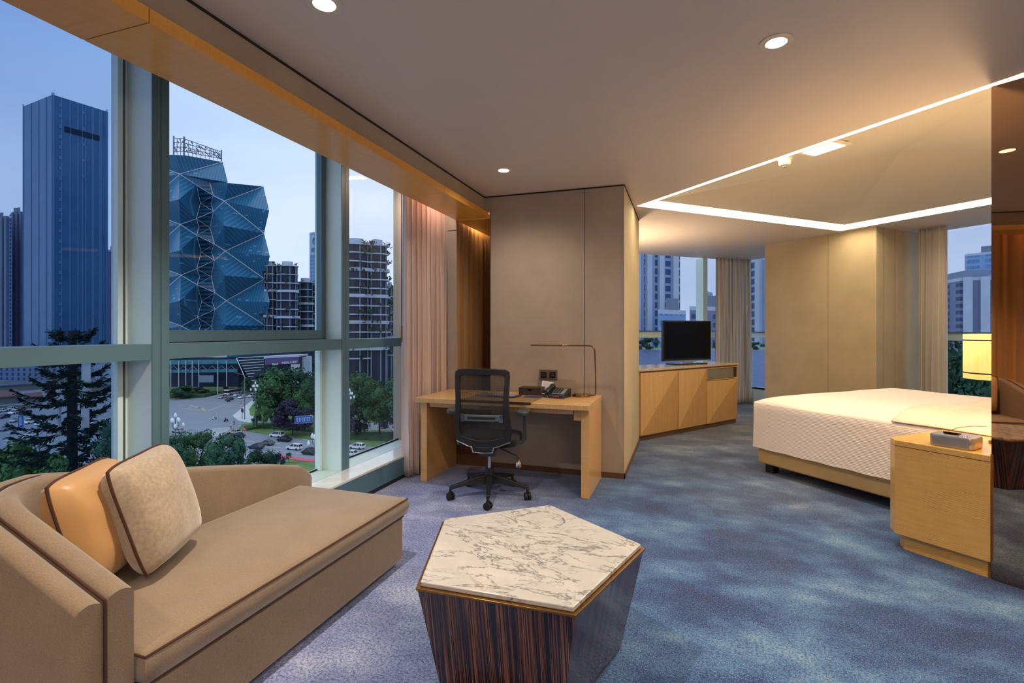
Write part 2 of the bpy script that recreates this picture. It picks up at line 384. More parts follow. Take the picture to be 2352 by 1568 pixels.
# pillar wall between window and bedroom
mb = MB().prism([(-1.838,4.79),(-.525,4.79),(-.525,6.38),(-1.838,6.38)], 0, Hc+.2)
wall = mb.build('wall_pillar', m_wall, kind='structure', smooth=False)
mb = MB(); mb.box(-1.836,-.525,4.776,4.79,0,Hc)
mb.build('wall_panel_front', m_wall, wall, smooth=False)
mb = MB(); mb.box(-.893,-.889,4.7745,4.777,.05,Hc); mb.box(-1.84,-1.836,4.774,4.79,0,2.55)
mb.build('panel_joint', m_groove, wall, smooth=False)
MB().box(-.5255,-.5235,4.772,6.38,0,Hc).build('wall_panel_side', m_wall2, wall, smooth=False)
mb = MB().box(-.525,-.5185,4.77,6.38,Hc-.012,Hc-.001); mb.box(-1.9,-.5185,4.768,4.777,Hc-.012,Hc-.001); mb.build('shadow_gap', m_groove, wall, smooth=False)
mb = MB().box(-1.836,-.515,4.765,4.776,0,.05); mb.box(-.5235,-.515,4.765,6.38,0,.05)
mb.build('baseboard_pillar', m_bronzewood, kind='structure', smooth=False)
# made-up curtained recess beside the narrow column, standing in for a bronze mirror's reflection
MB().box(-2.32,-1.838,5.80,6.0,0,2.95).build('wall_added_recess', m_wall, kind='structure', smooth=False)
MB().box(-2.20,-1.838,4.776,5.80,2.48,2.52).build('trim_added_recess', m_honey, kind='structure', smooth=False)
MB().box(-2.2,-1.838,4.777,4.79,2.546,2.95).build('wall_lintel', m_wall, kind='structure', smooth=False)
MB().box(-2.203,-1.838,4.768,4.785,0,.70).build('trim_panel', m_bronzewood, kind='structure', smooth=False)
MB().box(-2.203,-1.838,4.762,4.768,0,.05).build('baseboard_added_recess', m_bronzewood, kind='structure', smooth=False)
MB().box(-2.95,-2.285,4.78,6.0,0,2.95).build('wall_corner', m_wall, kind='structure', smooth=False)
MB().box(-2.30,-2.203,4.765,4.79,0,2.95).build('wall_column', m_wall, kind='structure', smooth=False)
MB().box(-2.30,-2.201,4.762,4.766,2.383,2.387).build('trim_1', m_groove, kind='structure', smooth=False)
# window pocket: soffit, valance
MB().box(-2.95,-2.22,-3.2,4.79,2.95,3.05).build('ceiling_pocket', m_plaster, kind='structure', smooth=False)
MB().box(-2.2,-1.9,-3.2,4.776,2.545,2.96).build('trim_soffit', m_wall, kind='structure', smooth=False)
t = T('valance', 'honey wood valance boards running along the top of the main window', 'valance', (-2.05,1.2,2.49))
segs = [(-3.19,1.352),(1.357,3.795),(3.80,4.774)]
for a, b in segs:
    mb = MB().box(-2.215,-1.862,a,b,2.49,2.505); mb.box(-1.878,-1.862,a,b,2.505,2.545); mb.box(-2.215,-2.2,a,b,2.505,2.945)
    mb.build('board', m_honey, t, smooth=False)
MB().box(-1.9,-1.894,-3.2,4.776,Hc-.012,Hc-.001).build('trim_2', m_groove, kind='structure', smooth=False)
# remaining enclosure (partly behind the camera)
w = MB()
w.box(-2.95,3.7,-3.3,-3.2,0,3.0); w.build('wall_rear', m_wall, kind='structure', smooth=False)
MB().box(3.6,3.7,-3.3,3.0,0,3.0).build('wall_right', m_wall, kind='structure', smooth=False)
hw = MB(); n1 = M0 + E1*.045 + E2*.03; n2 = n1 + E2*4.6
hw.prism([(n1.x,n1.y),(n1.x+.3,n1.y-.05),(5.5,6.0),(n2.x,n2.y)], 0, Hc+.2); hw.build('wall_headboard', m_wall2, kind='structure', smooth=False)
m1 = M0 + MD*2.35; mn = Vector((-MD.y, MD.x, 0))     # normal pointing into the bedroom wall
t = T('mirror', 'large bronze mirror wall at the right edge of the room beside the nightstand', 'mirror', tuple(M0 + MD*1.2))
q = M0 + mn*.015; q1 = m1 + mn*.015
MB().prism([(M0.x,M0.y),(m1.x,m1.y),(q1.x,q1.y),(q.x,q.y)], 0.002, Hc-.004).build('mirror_glass', m_mirror, t, smooth=False)
a, b, c, d = q, q1, q1+mn*.12, q+mn*.02
MB().prism([(a.x,a.y),(b.x,b.y),(c.x,c.y),(d.x,d.y)], 0, Hc).build('wall_partition', m_wall2, kind='structure', smooth=False)
# bedroom pillar at the back
P0 = Vector((1.199,8.881,0)); P1 = Vector((2.343,7.742,0)); P2 = Vector((3.35,8.75,0)); P3 = Vector((2.2,9.9,0))
wp = MB().prism([(P0.x,P0.y),(P1.x,P1.y),(P2.x,P2.y),(P3.x,P3.y)], 0, Hc+.1).build('wall_back', m_wall2, kind='structure', smooth=False)
mb = MB()
for base, dirn, ks in ((P0, (P1-P0).normalized(), (.99, 1.02)), (P1, (P2-P1).normalized(), (.16, .42))):
    nn = Vector((dirn.y, -dirn.x, 0))
    for k in ks[:1] if base is P0 else ks:
        p = base + dirn*k; mb.prism([(p.x,p.y),(p.x+dirn.x*.004,p.y+dirn.y*.004),(p.x+dirn.x*.004+nn.x*.001,p.y+dirn.y*.004+nn.y*.001),(p.x+nn.x*.001,p.y+nn.y*.001)], 0, Hc)
mb.build('panel_joint', m_socket, wp, smooth=False)

# ================================================================== MAIN WINDOW
ZS = .205
wn = ST('window_1', (-2.7, 2.7, 0))
mb = MB().box(-2.95,XW,-3.2,4.765,0,ZS-.02); mb.build('sill_wall', m_alug, wn, smooth=False)
MB().box(-2.678,XW-.002,-3.2,4.765,ZS-.02,ZS).build('marble_sill', m_sill, wn, bevel=.004)
MB().box(-2.93,-2.684,-3.2,4.765,ZS-.02,ZS-.002).build('sill_frame', m_alus, wn, smooth=False)
MB().box(XW-.0,XW+.006,-3.2,4.765,0,.03).build('baseboard_window', m_gask, kind='structure', smooth=False)
ZT0, ZT1 = 1.205, 1.288
my = [1.963-1.587*2, 1.963-1.587, 1.963, 3.550, 5.137]; mwd = .094
XF = -2.675
for y in my[:-1]:
    mb = MB().box(XG,XF-.004,y,y+mwd,ZS-.02,2.95); mb.box(XF-.006,XF,y,y+mwd*.5-.002,ZS-.02,2.95); mb.box(XF-.006,XF,y+mwd*.5+.002,y+mwd,ZS-.02,2.95)
    mb.m = [0]*6 + [1]*12; mb.build('mullion', [m_alu, m_alug], wn, smooth=False)  # front plates take the darker grey for their weaker light
    MB().box(XF-.003,XF-.0025,y+mwd*.5-.002,y+mwd*.5+.002,ZS,2.95).build('mullion_joint', m_gask, wn, smooth=False)
    for za, zb in ((ZS, ZT0), (ZT1, 2.95)):
        mb = MB().box(XG-.02,XG+.012,y-.030,y-.012,za,zb); mb.build('gasket', m_gask, wn, smooth=False)
        MB().box(XG-.02,XG+.03,y-.058,y-.030,za,zb).build('pane_frame', m_alu, wn, smooth=False)
        MB().box(XG-.01,XG+.02,y-.0115,y-.001,za,zb).build('pane_trim', m_alu, wn, smooth=False)
for i in range(len(my)-1):
    a, b = my[i]+mwd, my[i+1]-.03
    if i == len(my)-2: b = 4.765
    MB().box(XG,XF-.004,a-.0,b+.03 if i < len(my)-2 else b,ZT0,ZT1).build('transom', m_alug, wn, smooth=False)
    for za, zb in ((ZS-.01, ZT0), (ZT1, 2.95)):
        mb = MB().box(XG-.012,XG-.004,a,b,za,zb)
        mb.build('pane', m_glass_dark if i == 1 else m_glass, wn, smooth=False)
    MB().box(XG-.004,XG+.004,a,b,ZS-.005,ZS+.012).build('gasket', m_gask, wn, smooth=False)
# opening sash in the middle upper bay
ya, yb = my[2]+mwd, my[3]-.012
mb = MB().box(XG,XG+.05,ya,yb,ZT1+.004,ZT1+.075); mb.box(XG,XG+.05,yb-.05,yb,ZT1+.075,2.95)
mb.build('sash', m_alug, wn, smooth=False)
MB().box(XG+.05,XG+.052,ya,yb,ZT1+.0005,ZT1+.006).build('sash_gasket', m_gask, wn, smooth=False)

# ================================================================== BEDROOM WINDOWS
def bed_window(name, a, b, muls, zs, zt0, zt1, sill_d=.12):
    wn = ST(name, tuple((a+b)/2)); L = (b-a).length; d = (b-a).normalized(); n = Vector((-d.y, d.x, 0))     # n points outward
    M = Matrix(((d.x, n.x, 0, a.x), (d.y, n.y, 0, a.y), (0,0,1,0), (0,0,0,1)))
    MB().box(0,L,0,.3,0,zs,M).build('sill_wall', m_alu, wn, smooth=False)
    MB().box(0,L,-.01,.25,zs-.02,zs,M).build('marble_sill', m_sill, wn, smooth=False)
    MB().box(0,L,.12,.22,zt0,zt1,M).build('transom', m_alu, wn, smooth=False)
    MB().box(0,L,.10,.12,zt1-.018,zt1,M).build('transom_lip', m_alug, wn, smooth=False)
    for k in muls:
        MB().box(k,k+.10,.05,.24,zs,Hc,M).build('mullion', m_alu, wn, smooth=False)
        MB().box(k+.1,k+.14,.2,.24,zs,Hc,M).build('mullion_gasket', m_gask, wn, smooth=False)
    for za, zb in ((zs, zt0), (zt1, Hc)):
        MB().box(0,L,.18,.188,za,zb,M).build('pane', m_glass, wn, smooth=False)
    return M
MA = bed_window('window_2', A0, CW, [2.98], .27, 1.235, 1.36)
MBW = bed_window('window_3', CW, B1, [2.2], .27, 1.225, 1.34)

# ================================================================== CURTAINS
def curtain(name, label, path, z0, z1, folds, amp, m, gather=.6, seed=1, taper=0, group=None):
    rnd = random.Random(seed); P = [Vector((*p, 0)) for p in path]; N = folds*14
    seg = [(P[i+1]-P[i]).length for i in range(len(P)-1)]; L = sum(seg)
    def at(s):
        s *= L
        for i, k in enumerate(seg):
            if s <= k or i == len(seg)-1: return P[i] + (P[i+1]-P[i])*(s/k), (P[i+1]-P[i]).normalized()
            s -= k
    ph = [rnd.uniform(-.5,.5) for _ in range(folds+2)]; am = [rnd.uniform(.55,1.15) for _ in range(folds+2)]
    rows = []; NZ = 26
    for j in range(NZ+1):
        tz = j/NZ; z = z0 + (z1-z0)*tz; row = []
        for i in range(N+1):
            s = i/N; sq = s
            if taper: sq = s*(1 - taper*tz*.5) + taper*tz*.25*0
            p, d = at(sq); n = Vector((-d.y, d.x, 0)); x = s*folds; k = int(x); fr = x-k
            a = am[k]*(1-fr)+am[k+1]*fr; f = ph[k]*(1-fr)+ph[k+1]*fr
            low = 1 - tz
            w = math.sin(2*math.pi*x + f*1.6 + .5*math.sin(3*tz+ph[k]*4)*low)
            w = math.copysign(abs(w)**.75, w)*a*amp*(.6+.5*min(1, 1.3*low+.25))
            row.append(p + n*w + d*(.25*amp*math.sin(4*math.pi*x+f)) + Vector((0,0,z)))
        rows.append(row)
    o = MB().loft(rows, closed=False).build(name, m, smooth=True, solid=.004, ang=180, fixn=False)
    return tag(o, label, 'curtain', group)
curtain('curtain', 'dusty pink satin curtain gathered beside the desk at the end of the main window', [(-2.437,4.15),(-2.385,4.45),(-2.345,4.735)], .012, 2.9, 8, .05, m_cur_pink, seed=3)
curtain('curtain', 'golden brown curtain drawn behind the arm end of the sofa, seen in the mirror', [(-2.40,1.08),(-2.56,.8),(-2.56,-1.3)], ZS+.006, 2.9, 16, .03, m_cur_brown, seed=8)
ca = CW + (A0-CW).normalized()*.86; nA = Vector((MA[0][1], MA[1][1], 0))
curtain('curtain', 'striped cream curtain in the bedroom window corner behind the television cabinet', [tuple((ca - nA*.12)[:2]), tuple((CW - nA*.12 + (A0-CW).normalized()*.02)[:2])], .01, Hc-.005, 9, .04, m_cur_strip, seed=5)
curtain('curtain', 'beige satin curtain between the bedroom pillar and the right-hand window', [(2.95,8.16),(3.165,7.93)], .01, Hc-.005, 5, .045, m_cur_beige, seed=11)
curtain('curtain', 'golden brown curtain lit from above in a made-up recess, standing in for a mirror reflection', [(-2.245,4.81),(-2.245,5.78)], .01, 2.92, 9, .022, m_cur_brown, seed=21)
t = T('curtain_wand', 'slim curtain wand hanging at the edge of the pink curtain', 'wand', (-2.445,4.105,0))
MB().cyl((-2.447,4.105,1.42),(-2.447,4.105,2.93),.004,n=8).build('rod', m_black, t)
MB().tube([(-2.447,4.105,1.25),(-2.447,4.105,1.27),(-2.447,4.105,1.4),(-2.447,4.105,1.42)],[.004,.009,.008,.004],10).build('grip', m_socket, t)

# ================================================================== CEILING FITTINGS
dl_lab = ['round recessed downlight above the sofa, cut by the top edge of the picture', 'round recessed downlight in the ceiling over the blue carpet, in front of the light cove',
          'small round recessed downlight in the ceiling in front of the grey pillar wall', 'round recessed downlight behind the viewer near the window', 'round recessed downlight behind the viewer near the mirror', 'round recessed downlight by the mirror wall']
for i, (x, y) in enumerate(DL):
    t = T('downlight', dl_lab[i], 'light', (x,y,Hc), group='recessed ceiling downlights')
    MB().lathe([(.047,.05),(.047,.0),(.072,-.001),(.072,-.004),(.046,-.006),(.040,.045),(.040,.05)],28,(x,y,Hc)).build('trim_ring', m_fit, t)
    MB().lathe([(.0001,.022),(.038,.022),(.038,.028),(.0001,.028)],24,(x,y,Hc)).build('lens', m_lens, t)
t = T('square_downlight', 'square recessed ceiling light glowing just inside the light cove', 'light', (.98,4.42,Hc+.04))
Mq = Matrix.Translation((1.0,4.44,Hc+.05)) @ Matrix.Rotation(math.atan2(d1.y,d1.x),4,'Z')
MB().box(-.15,.15,-.10,.10,-.012,0,Mq).build('trim_frame', m_fit, t, smooth=False)
MB().box(-.12,.12,-.075,.075,-.016,-.0125,Mq).build('lens', m_sqlens, t, smooth=False)
t = T('smoke_detector', 'small round ceiling detector hanging beside the square recessed light', 'detector', (.765,4.60,Hc+.045))
MB().lathe([(.0001,.0),(.055,.0),(.055,-.02),(.0001,-.02)],20,(.765,4.60,Hc+.05)).build('base', m_fit, t)
MB().lathe([(.0001,-.0205),(.046,-.0205),(.046,-.05),(.036,-.062),(.0001,-.062)],20,(.765,4.60,Hc+.05)).build('body', m_fit, t)
MB().lathe([(.0001,-.0625),(.018,-.0625),(.014,-.078),(.0001,-.078)],16,(.765,4.60,Hc+.05)).build('sensor', m_silver, t)
# ================================================================== DESK AND WHAT STANDS ON IT
DZ = .762
t = T('desk', 'light sycamore writing desk with slab legs standing against the grey pillar wall', 'desk', (-1.5,4.45,0))
MB().box(-2.285,-.722,4.05,4.755,DZ-.042,DZ).build('desktop', m_syc, t, bevel=.003)
for x0, x1 in ((-2.258,-2.195), (-.795,-.728)):
    MB().box(x0,x1,4.115,4.745,0,DZ-.043).build('leg', m_sycv, t, bevel=.003)
MB().box(-.86,-.797,4.14,4.745,DZ-.14,DZ-.043).build('corner_block', m_sycv, t, bevel=.002)
for a, b in ((-2.185,-1.70), (-1.696,-1.25), (-1.246,-.865)):
    d = MB().prism([(a,4.15),(b,4.15),(b,4.60),(a,4.60)], DZ-.092, DZ-.045, top=[(a,4.135),(b,4.135),(b,4.60),(a,4.60)]).build('drawer', m_syc, t, bevel=.002)
t = T('desk_mat', 'brown leather desk mat at the front edge of the desk behind the office chair', 'mat', (-1.45,4.28,DZ))
MB().box(-1.83,-1.20,4.047,4.50,DZ+.0006,DZ+.0045).build('pad', m_mat, t, smooth=False)
MB().box(-1.83,-1.20,4.0445,4.0490,DZ-.016,DZ+.0045).build('front_lip', m_leather, t, smooth=False)
t = T('folder', 'dark framed folder with a blue-grey page lying on the desk mat', 'folder', (-1.40,4.33,DZ+.004))
Mf = Matrix.Translation((-1.54,4.36,DZ+.0052)) @ Matrix.Rotation(R(-6),4,'Z')
MB().box(-.13,.13,-.09,.09,0,.012,Mf).build('cover', m_leather, t, bevel=.003)
MB().box(-.11,.11,-.072,.072,.0122,.0135,Mf).build('page', plain('blue_grey_page', srgb(120,128,168), .5), t, smooth=False)
o = MB().box(-.075,.075,-.055,.055,.0045,.007,Matrix.Translation((-1.285,4.40,DZ+.001)) @ Matrix.Rotation(R(4),4,'Z')).build('card', m_navy, smooth=False); tag(o, 'navy blue printed card at the right of the brown desk mat', 'card')
o = MB().box(-.065,.065,-.09,.09,.0045,.010,Matrix.Translation((-1.745,4.40,DZ+.001))).build('notepad', plain('slate_blue_paper', srgb(92,104,130), .6), smooth=False); tag(o, 'slate blue notepad on the desk mat, seen through the chair mesh', 'notepad')
t = T('stationery_box', 'dark brown leather drawer box on the desk behind the chair', 'box', (-1.36,4.60,DZ))
mb = MB().box(-1.465,-1.255,4.545,4.69,DZ,DZ+.012); mb.box(-1.465,-1.255,4.545,4.69,DZ+.056,DZ+.068); mb.box(-1.465,-1.455,4.545,4.69,DZ+.012,DZ+.056); mb.box(-1.265,-1.255,4.545,4.69,DZ+.012,DZ+.056); mb.box(-1.455,-1.265,4.68,4.69,DZ+.012,DZ+.056)
mb.build('shell', m_leather, t, smooth=False)
pts = [(-1.4545,0),(-1.2655,0),(-1.2655,.044),(-1.338,.044)] + [(-1.36+.022*math.cos(a), .044-.017*math.sin(a)) for a in [math.pi*k/8 for k in range(1,8)]] + [(-1.382,.044),(-1.4545,.044)]
mb = MB(); mb.loft([[(p[0], yy, DZ+.0125+p[1]*.97) for p in pts] for yy in (4.548,4.556)]); mb.box(-1.4545,-1.2655,4.556,4.676,DZ+.0125,DZ+.02); mb.build('drawer', m_leather, t, smooth=False)
t = T('telephone', 'black desk telephone with handset, keypad and red button', 'telephone', (-1.03,4.52,DZ))
Mp = Matrix.Translation((-1.085,4.50,DZ+.0005)) @ Matrix.Rotation(R(-12),4,'Z')
prof = [(-.085,0),(.085,0),(.085,.075),(.06,.078),(-.085,.022)]
MB().loft([[(x,y,z) for y, z in prof] for x in (-.10,.10)], M=Mp).build('base', m_phone, t, bevel=.006)
hs = [(-.072,-.075,.042),(-.072,-.05,.058),(-.072,.0,.074),(-.072,.05,.092),(-.072,.075,.088)]
mb = MB().tube(hs,[.02,.024,.019,.024,.02],12,Mp); mb.box(-.09,-.054,-.083,-.045,.03,.05,Mp); mb.box(-.09,-.054,.04,.08,.066,.085,Mp)
mb.build('handset', m_phone, t, bevel=.004)
kp = Matrix.Translation((.022,-.005,.0525)) @ Matrix.Rotation(math.atan2(.056,.145),4,'X')
MB().box(-.05,.062,-.055,.055,-.001,.002,Mp@kp).build('keypad_plate', m_phonek, t, smooth=False)
for r in range(4):
    for k in range(3):
        MB().box(-.042+k*.026,-.024+k*.026,-.04+r*.024,-.024+r*.024,.002,.006,Mp@kp).build('key', m_phone, t, smooth=False)
MB().box(-.01,.055,-.0905,-.084,.008,.02,Mp).build('message_button', m_red, t, bevel=.002)
cord = [(-.075+.012*math.cos(k*1.9)*0+.19*(k/60), -.10-.018*math.sin(math.pi*k/60)+.006*math.cos(k*1.6), .009+.006*math.sin(k*1.6)) for k in range(61)]
MB().tube(cord,.0035,6,Mp).build('cord', m_phone, t)
t = T('card_stand', 'white printed card standing in a small round dish beside the telephone', 'card', (-1.17,4.56,DZ))
MB().lathe([(.0001,0),(.04,0),(.05,.012),(.047,.014),(.036,.006),(.0001,.006)],28,(-1.25,4.60,DZ+.0005)).build('dish', m_blackm, t)
MB().lathe([(.0001,.0065),(.034,.0065),(.037,.012),(.0001,.014)],24,(-1.25,4.60,DZ+.0005)).build('dish_paper', m_white, t)
Mc = Matrix.Translation((-1.235,4.685,DZ+.031)) @ Matrix.Rotation(R(-14),4,'X') @ Matrix.Rotation(R(6),4,'Y')
MB().box(-.055,.055,-.002,.002,0,.088,Mc).build('card', m_white, t, smooth=False)
mb = MB()
for k in range(7): mb.box(-.042,.042 if k % 3 else .02,-.0026,-.002,.014+k*.0095,.0165+k*.0095,Mc)
mb.build('printing', plain('grey_print', srgb(150,150,150), .7), t, smooth=False)
MB().box(-.02,.02,-.012,.012,-.03,.004,Mc).build('foot', m_blackm, t)
LX = .034
t = T('desk_lamp', 'slim rose gold desk lamp with a long horizontal arm on a round base', 'lamp', (-.90,4.62,DZ))
MB().lathe([(.0001,0),(.082,0),(.085,.004),(.085,.016),(.082,.020),(.0001,.020)],40,(-.891,4.61,DZ)).build('base', m_rosegold, t)
MB().lathe([(.0001,.0201),(.014,.0201),(.014,.023),(.0001,.023)],16,(-.941,4.59,DZ)).build('switch', m_black, t)
zt = 1.222; xs = -.762; ar = []
ar += [(-.812,4.615,DZ+.010),(-.785,4.62,DZ+.012)] + [(xs-.02+.022*math.sin(a), 4.62, DZ+.034-.022*math.cos(a)) for a in [math.pi/2*k/4 for k in range(1,5)]]
ar += [(xs+.002,4.62,DZ+.2),(xs-.004,4.62,zt-.05)]
ar += [(xs-.054+.05*math.cos(a), 4.62, zt-.05+.05*math.sin(a)) for a in [math.pi/2*k/6 for k in range(1,7)]]
ar += [(-1.08,4.615,zt+.002)]
MB().tube(ar,.0068,10).build('stem', m_rosegold, t)
MB().box(-1.365,-1.06,4.592,4.638,zt-.006,zt+.009,).build('lamp_head', m_bronzewood, t, bevel=.003)
t = T('wall_socket', 'bronze double socket plate on the grey wall above the telephone', 'socket', (-1.16,4.775,.94))
MB().box(-1.329,-1.152,4.766,4.7755,.885,.985).build('plate', m_socket, t, bevel=.003)
for x in (-1.285,-1.197):
    s = MB().box(x-.030,x+.030,4.7635,4.7662,.905,.965).build('socket', m_socketd, t, bevel=.002)
    mb = MB().box(x-.012,x-.007,4.7625,4.7636,.925,.937); mb.box(x+.007,x+.012,4.7625,4.7636,.925,.937); mb.box(x-.003,x+.003,4.7625,4.7636,.945,.953); mb.build('socket_hole', m_chrome if x > -1.25 else m_blackm, s, smooth=False)

# ================================================================== OFFICE CHAIR
ch = T('office_chair', 'black mesh-back swivel office chair on five casters in front of the desk', 'chair', (-1.52,3.93,0), R(9))
Mch = MW[ch]
for k in range(5):
    a = R(-90 + 72*k - 4 + 14)
    ca_, sa_ = math.cos(a), math.sin(a)
    def q(r, w, z): return (ca_*r - sa_*w, sa_*r + ca_*w, z)
    rings = []
    for r, w, za, zb in ((.02,.030,.105,.185),(.10,.026,.115,.172),(.22,.02,.105,.140),(.31,.017,.088,.118),(.335,.014,.085,.110)):
        rings.append([q(r,-w,za),q(r,w,za),q(r,w*.8,zb),q(r,-w*.8,zb)])
    lg = MB().loft(rings, M=Mch).build('leg', m_black, ch, bevel=.004)
    cc = q(.325,0,0)
    mb = MB().cyl((cc[0],cc[1],.06),(cc[0],cc[1],.10),.010,n=10,M=Mch)
    dv = Vector((math.cos(a+1.1+k), math.sin(a+1.1+k), 0)); off = dv.cross(Vector((0,0,1)))
    for sd in (-1, 1):
        c0 = Vector((cc[0],cc[1],.030)) + off*sd*.012
        mb.tube([c0-off*sd*.004, c0+off*sd*.012],[.030,.030],18,Mch); mb.tube([c0+off*sd*.012, c0+off*sd*.014],[.030,.024],18,Mch)
    mb.box(-.014,.014,-.016,.016,.034,.066,Mch@Matrix.Translation((cc[0],cc[1],0)))
    mb.build('caster', m_rubber, lg)
MB().tube([(0,0,.10),(0,0,.19),(0,0,.235)],[.045,.040,.030],20,Mch).build('hub', m_black, ch)
MB().cyl((0,0,.235),(0,0,.40),.0165,n=18,M=Mch).build('gas_lift', m_chrome, ch)
MB().box(-.07,.07,-.13,.10,.385,.425,Mch).build('tilt_mechanism', m_black, ch, bevel=.01)
MB().cyl((-.035,-.165,.395),(.075,-.165,.395),.03,n=16,M=Mch).build('tension_knob', m_blackm, ch)
lv = MB().tube([(.08,0,.40),(.19,-.02,.36),(.235,-.02,.345),(.245,-.02,.31)],.006,8,Mch).build('lever', m_black, ch)
MB().tube([(.245,-.02,.315),(.246,-.02,.29),(.246,-.02,.255),(.246,-.02,.245)],[.008,.022,.026,.012],12,Mch).build('lever_knob', m_chrome, lv)
# seat
def rrect(w, d, r, n=6):
    o = []
    for cx, cy, a0 in ((w-r,d-r,0),(-w+r,d-r,90),(-w+r,-d+r,180),(w-r,-d+r,270)):
        o += [(cx+r*math.cos(R(a0+90*k/n)), cy+r*math.sin(R(a0+90*k/n))) for k in range(n+1)]
    return o
rr = rrect(.245,.235,.09)
MB().loft([[(x*.80,y*.80+.05,.428) for x,y in rr],[(x*.99,y+.05,.445) for x,y in rr],[(x,y+.05,.47) for x,y in rr],[(x*.97,y*.97+.05,.495) for x,y in rr],[(x*.85,y*.85+.05,.506) for x,y in rr],[(x*.4,y*.4+.05,.503) for x,y in rr]],M=Mch).build('seat', m_seatfab, ch)
# back
def ycurve(z): return -.225 - .055*math.sin(max(0,min(1,(z-.45)/.6))*math.pi*1.0 + .25) + .05*0 + (-.075*max(0,(z-.62)/.43)**1.3)
def bp(x, z, off=0):
    y = ycurve(z) + .35*x*x*1.6 + off
    return (x, y, z)
outer_half = [(0,1.068),(.10,1.068),(.185,1.062),(.212,1.045),(.217,1.0),(.214,.92),(.210,.84),(.212,.76),(.219,.68),(.225,.60),(.224,.54),(.215,.505),(.12,.468),(.085,.462),(.078,.425),(.0,.420)]
inner_half = [(0,1.020),(.10,1.020),(.158,1.018),(.176,1.0),(.177,.96),(.172,.90),(.168,.84),(.168,.76),(.176,.68),(.184,.61),(.182,.57),(.165,.54),(.11,.524),(.08,.517),(.05,.512),(.0,.510)]
def full(h): return h + [(-x,z) for x,z in h[-2:0:-1]]
of, nf = full(outer_half), full(inner_half)
rings = [[bp(x,z,-.014) for x,z in of],[bp(x,z,.014) for x,z in of],[bp(x,z,.012) for x,z in nf],[bp(x,z,-.012) for x,z in nf],[bp(x,z,-.014) for x,z in of]]
n = len(of); mb = MB(); allv = [p for r in rings[:4] for p in r]; fs = []
for k in range(4):
    for i in range(n): fs.append((k*n+i, k*n+(i+1)%n, ((k+1)%4)*n+(i+1)%n, ((k+1)%4)*n+i))
mb.add(allv, fs, Mch).build('back_frame', m_black, ch, bevel=.005)
rows = []
for j in range(15):
    z = .505 + (1.024-.505)*j/14
    w = .18
    zs = [p[1] for p in inner_half]
    for i in range(len(inner_half)-1):
        if inner_half[i][1] >= z >= inner_half[i+1][1]:
            f = (inner_half[i][1]-z)/max(1e-6,inner_half[i][1]-inner_half[i+1][1]); w = inner_half[i][0]*(1-f)+inner_half[i+1][0]*f
    w = max(.06, w) + .004
    rows.append([bp(-w + 2*w*i/12, z, .006) for i in range(13)])
MB().loft(rows, closed=False, M=Mch).build('back_mesh', m_mesh, ch, ang=180)
tr = [bp(x,z-.006,-.014) for x,z in [(-.216,.508),(-.12,.470),(-.087,.462),(-.079,.424),(0,.418),(.079,.424),(.087,.462),(.12,.470),(.216,.508)]]
MB().tube(tr,.0055,8,Mch).build('chrome_trim', m_chrome, ch)
lb = [[bp(x,z,o) for z,o in ((.665,-.006),(.715,-.006),(.715,-.018),(.665,-.018))] for x in [(-.165)+.33*i/10 for i in range(11)]]
ls = MB().loft(lb, M=Mch).build('lumbar_support', plain('translucent_grey_plastic', srgb(92,104,112), .2), ch, bevel=.003)
mb = MB().loft([[bp(x,z,o) for z,o in ((.681,-.018),(.699,-.018),(.699,-.022),(.681,-.022))] for x in [-.11+.22*i/8 for i in range(9)]], M=Mch); mb.build('lumbar_inset', m_black, ls)
for sx in (-1, 1):
    mb = MB().loft([[bp(sx*x,z,o) for z,o in ((.658,-.008),(.72,-.008),(.72,-.026),(.658,-.026))] for x in (.138,.166)], M=Mch); mb.build('lumbar_clip', m_chrome if sx > 0 else m_blackm, ls, bevel=.003)
MB().loft([[bp(x,z,o) for z,o in ((.475,-.0142),(.478,-.0142),(.478,-.0155),(.475,-.0155))] for x in (-.02,.02)], M=Mch).build('maker_plate', m_blackm, ch, smooth=False)
MB().loft([[(x,-.13,.41),(x,-.13,.44),(x,-.26,.46),(x,-.26,.43)] for x in (-.055,.055)], M=Mch).build('back_bracket', m_black, ch, bevel=.006)
for sx in (-1, 1):
    mb = MB().loft([[(sx*.15,.02,.425),(sx*.15,.10,.425),(sx*.15,.10,.445),(sx*.15,.02,.445)],[(sx*.265,.02,.432),(sx*.265,.10,.432),(sx*.265,.10,.455),(sx*.265,.02,.455)],[(sx*.292,.03,.455),(sx*.292,.10,.455),(sx*.272,.10,.475),(sx*.272,.03,.475)],[(sx*.297,.015,.56),(sx*.297,.07,.56),(sx*.275,.07,.56),(sx*.275,.015,.56)],[(sx*.30,-.02,.685),(sx*.30,.03,.685),(sx*.28,.03,.685),(sx*.28,-.02,.685)]], M=Mch)
    arm = mb.build('armrest', m_blackm, ch, bevel=.005)
    r2 = rrect(.046,.105,.04,5)
    MB().loft([[(sx*.29+x*.9,y*.95-.03,.686) for x,y in r2],[(sx*.29+x,y-.03,.694) for x,y in r2],[(sx*.29+x,y-.03,.712) for x,y in r2],[(sx*.29+x*.86,y*.95-.03,.720) for x,y in r2]], M=Mch).build('arm_pad', m_blackm, arm)

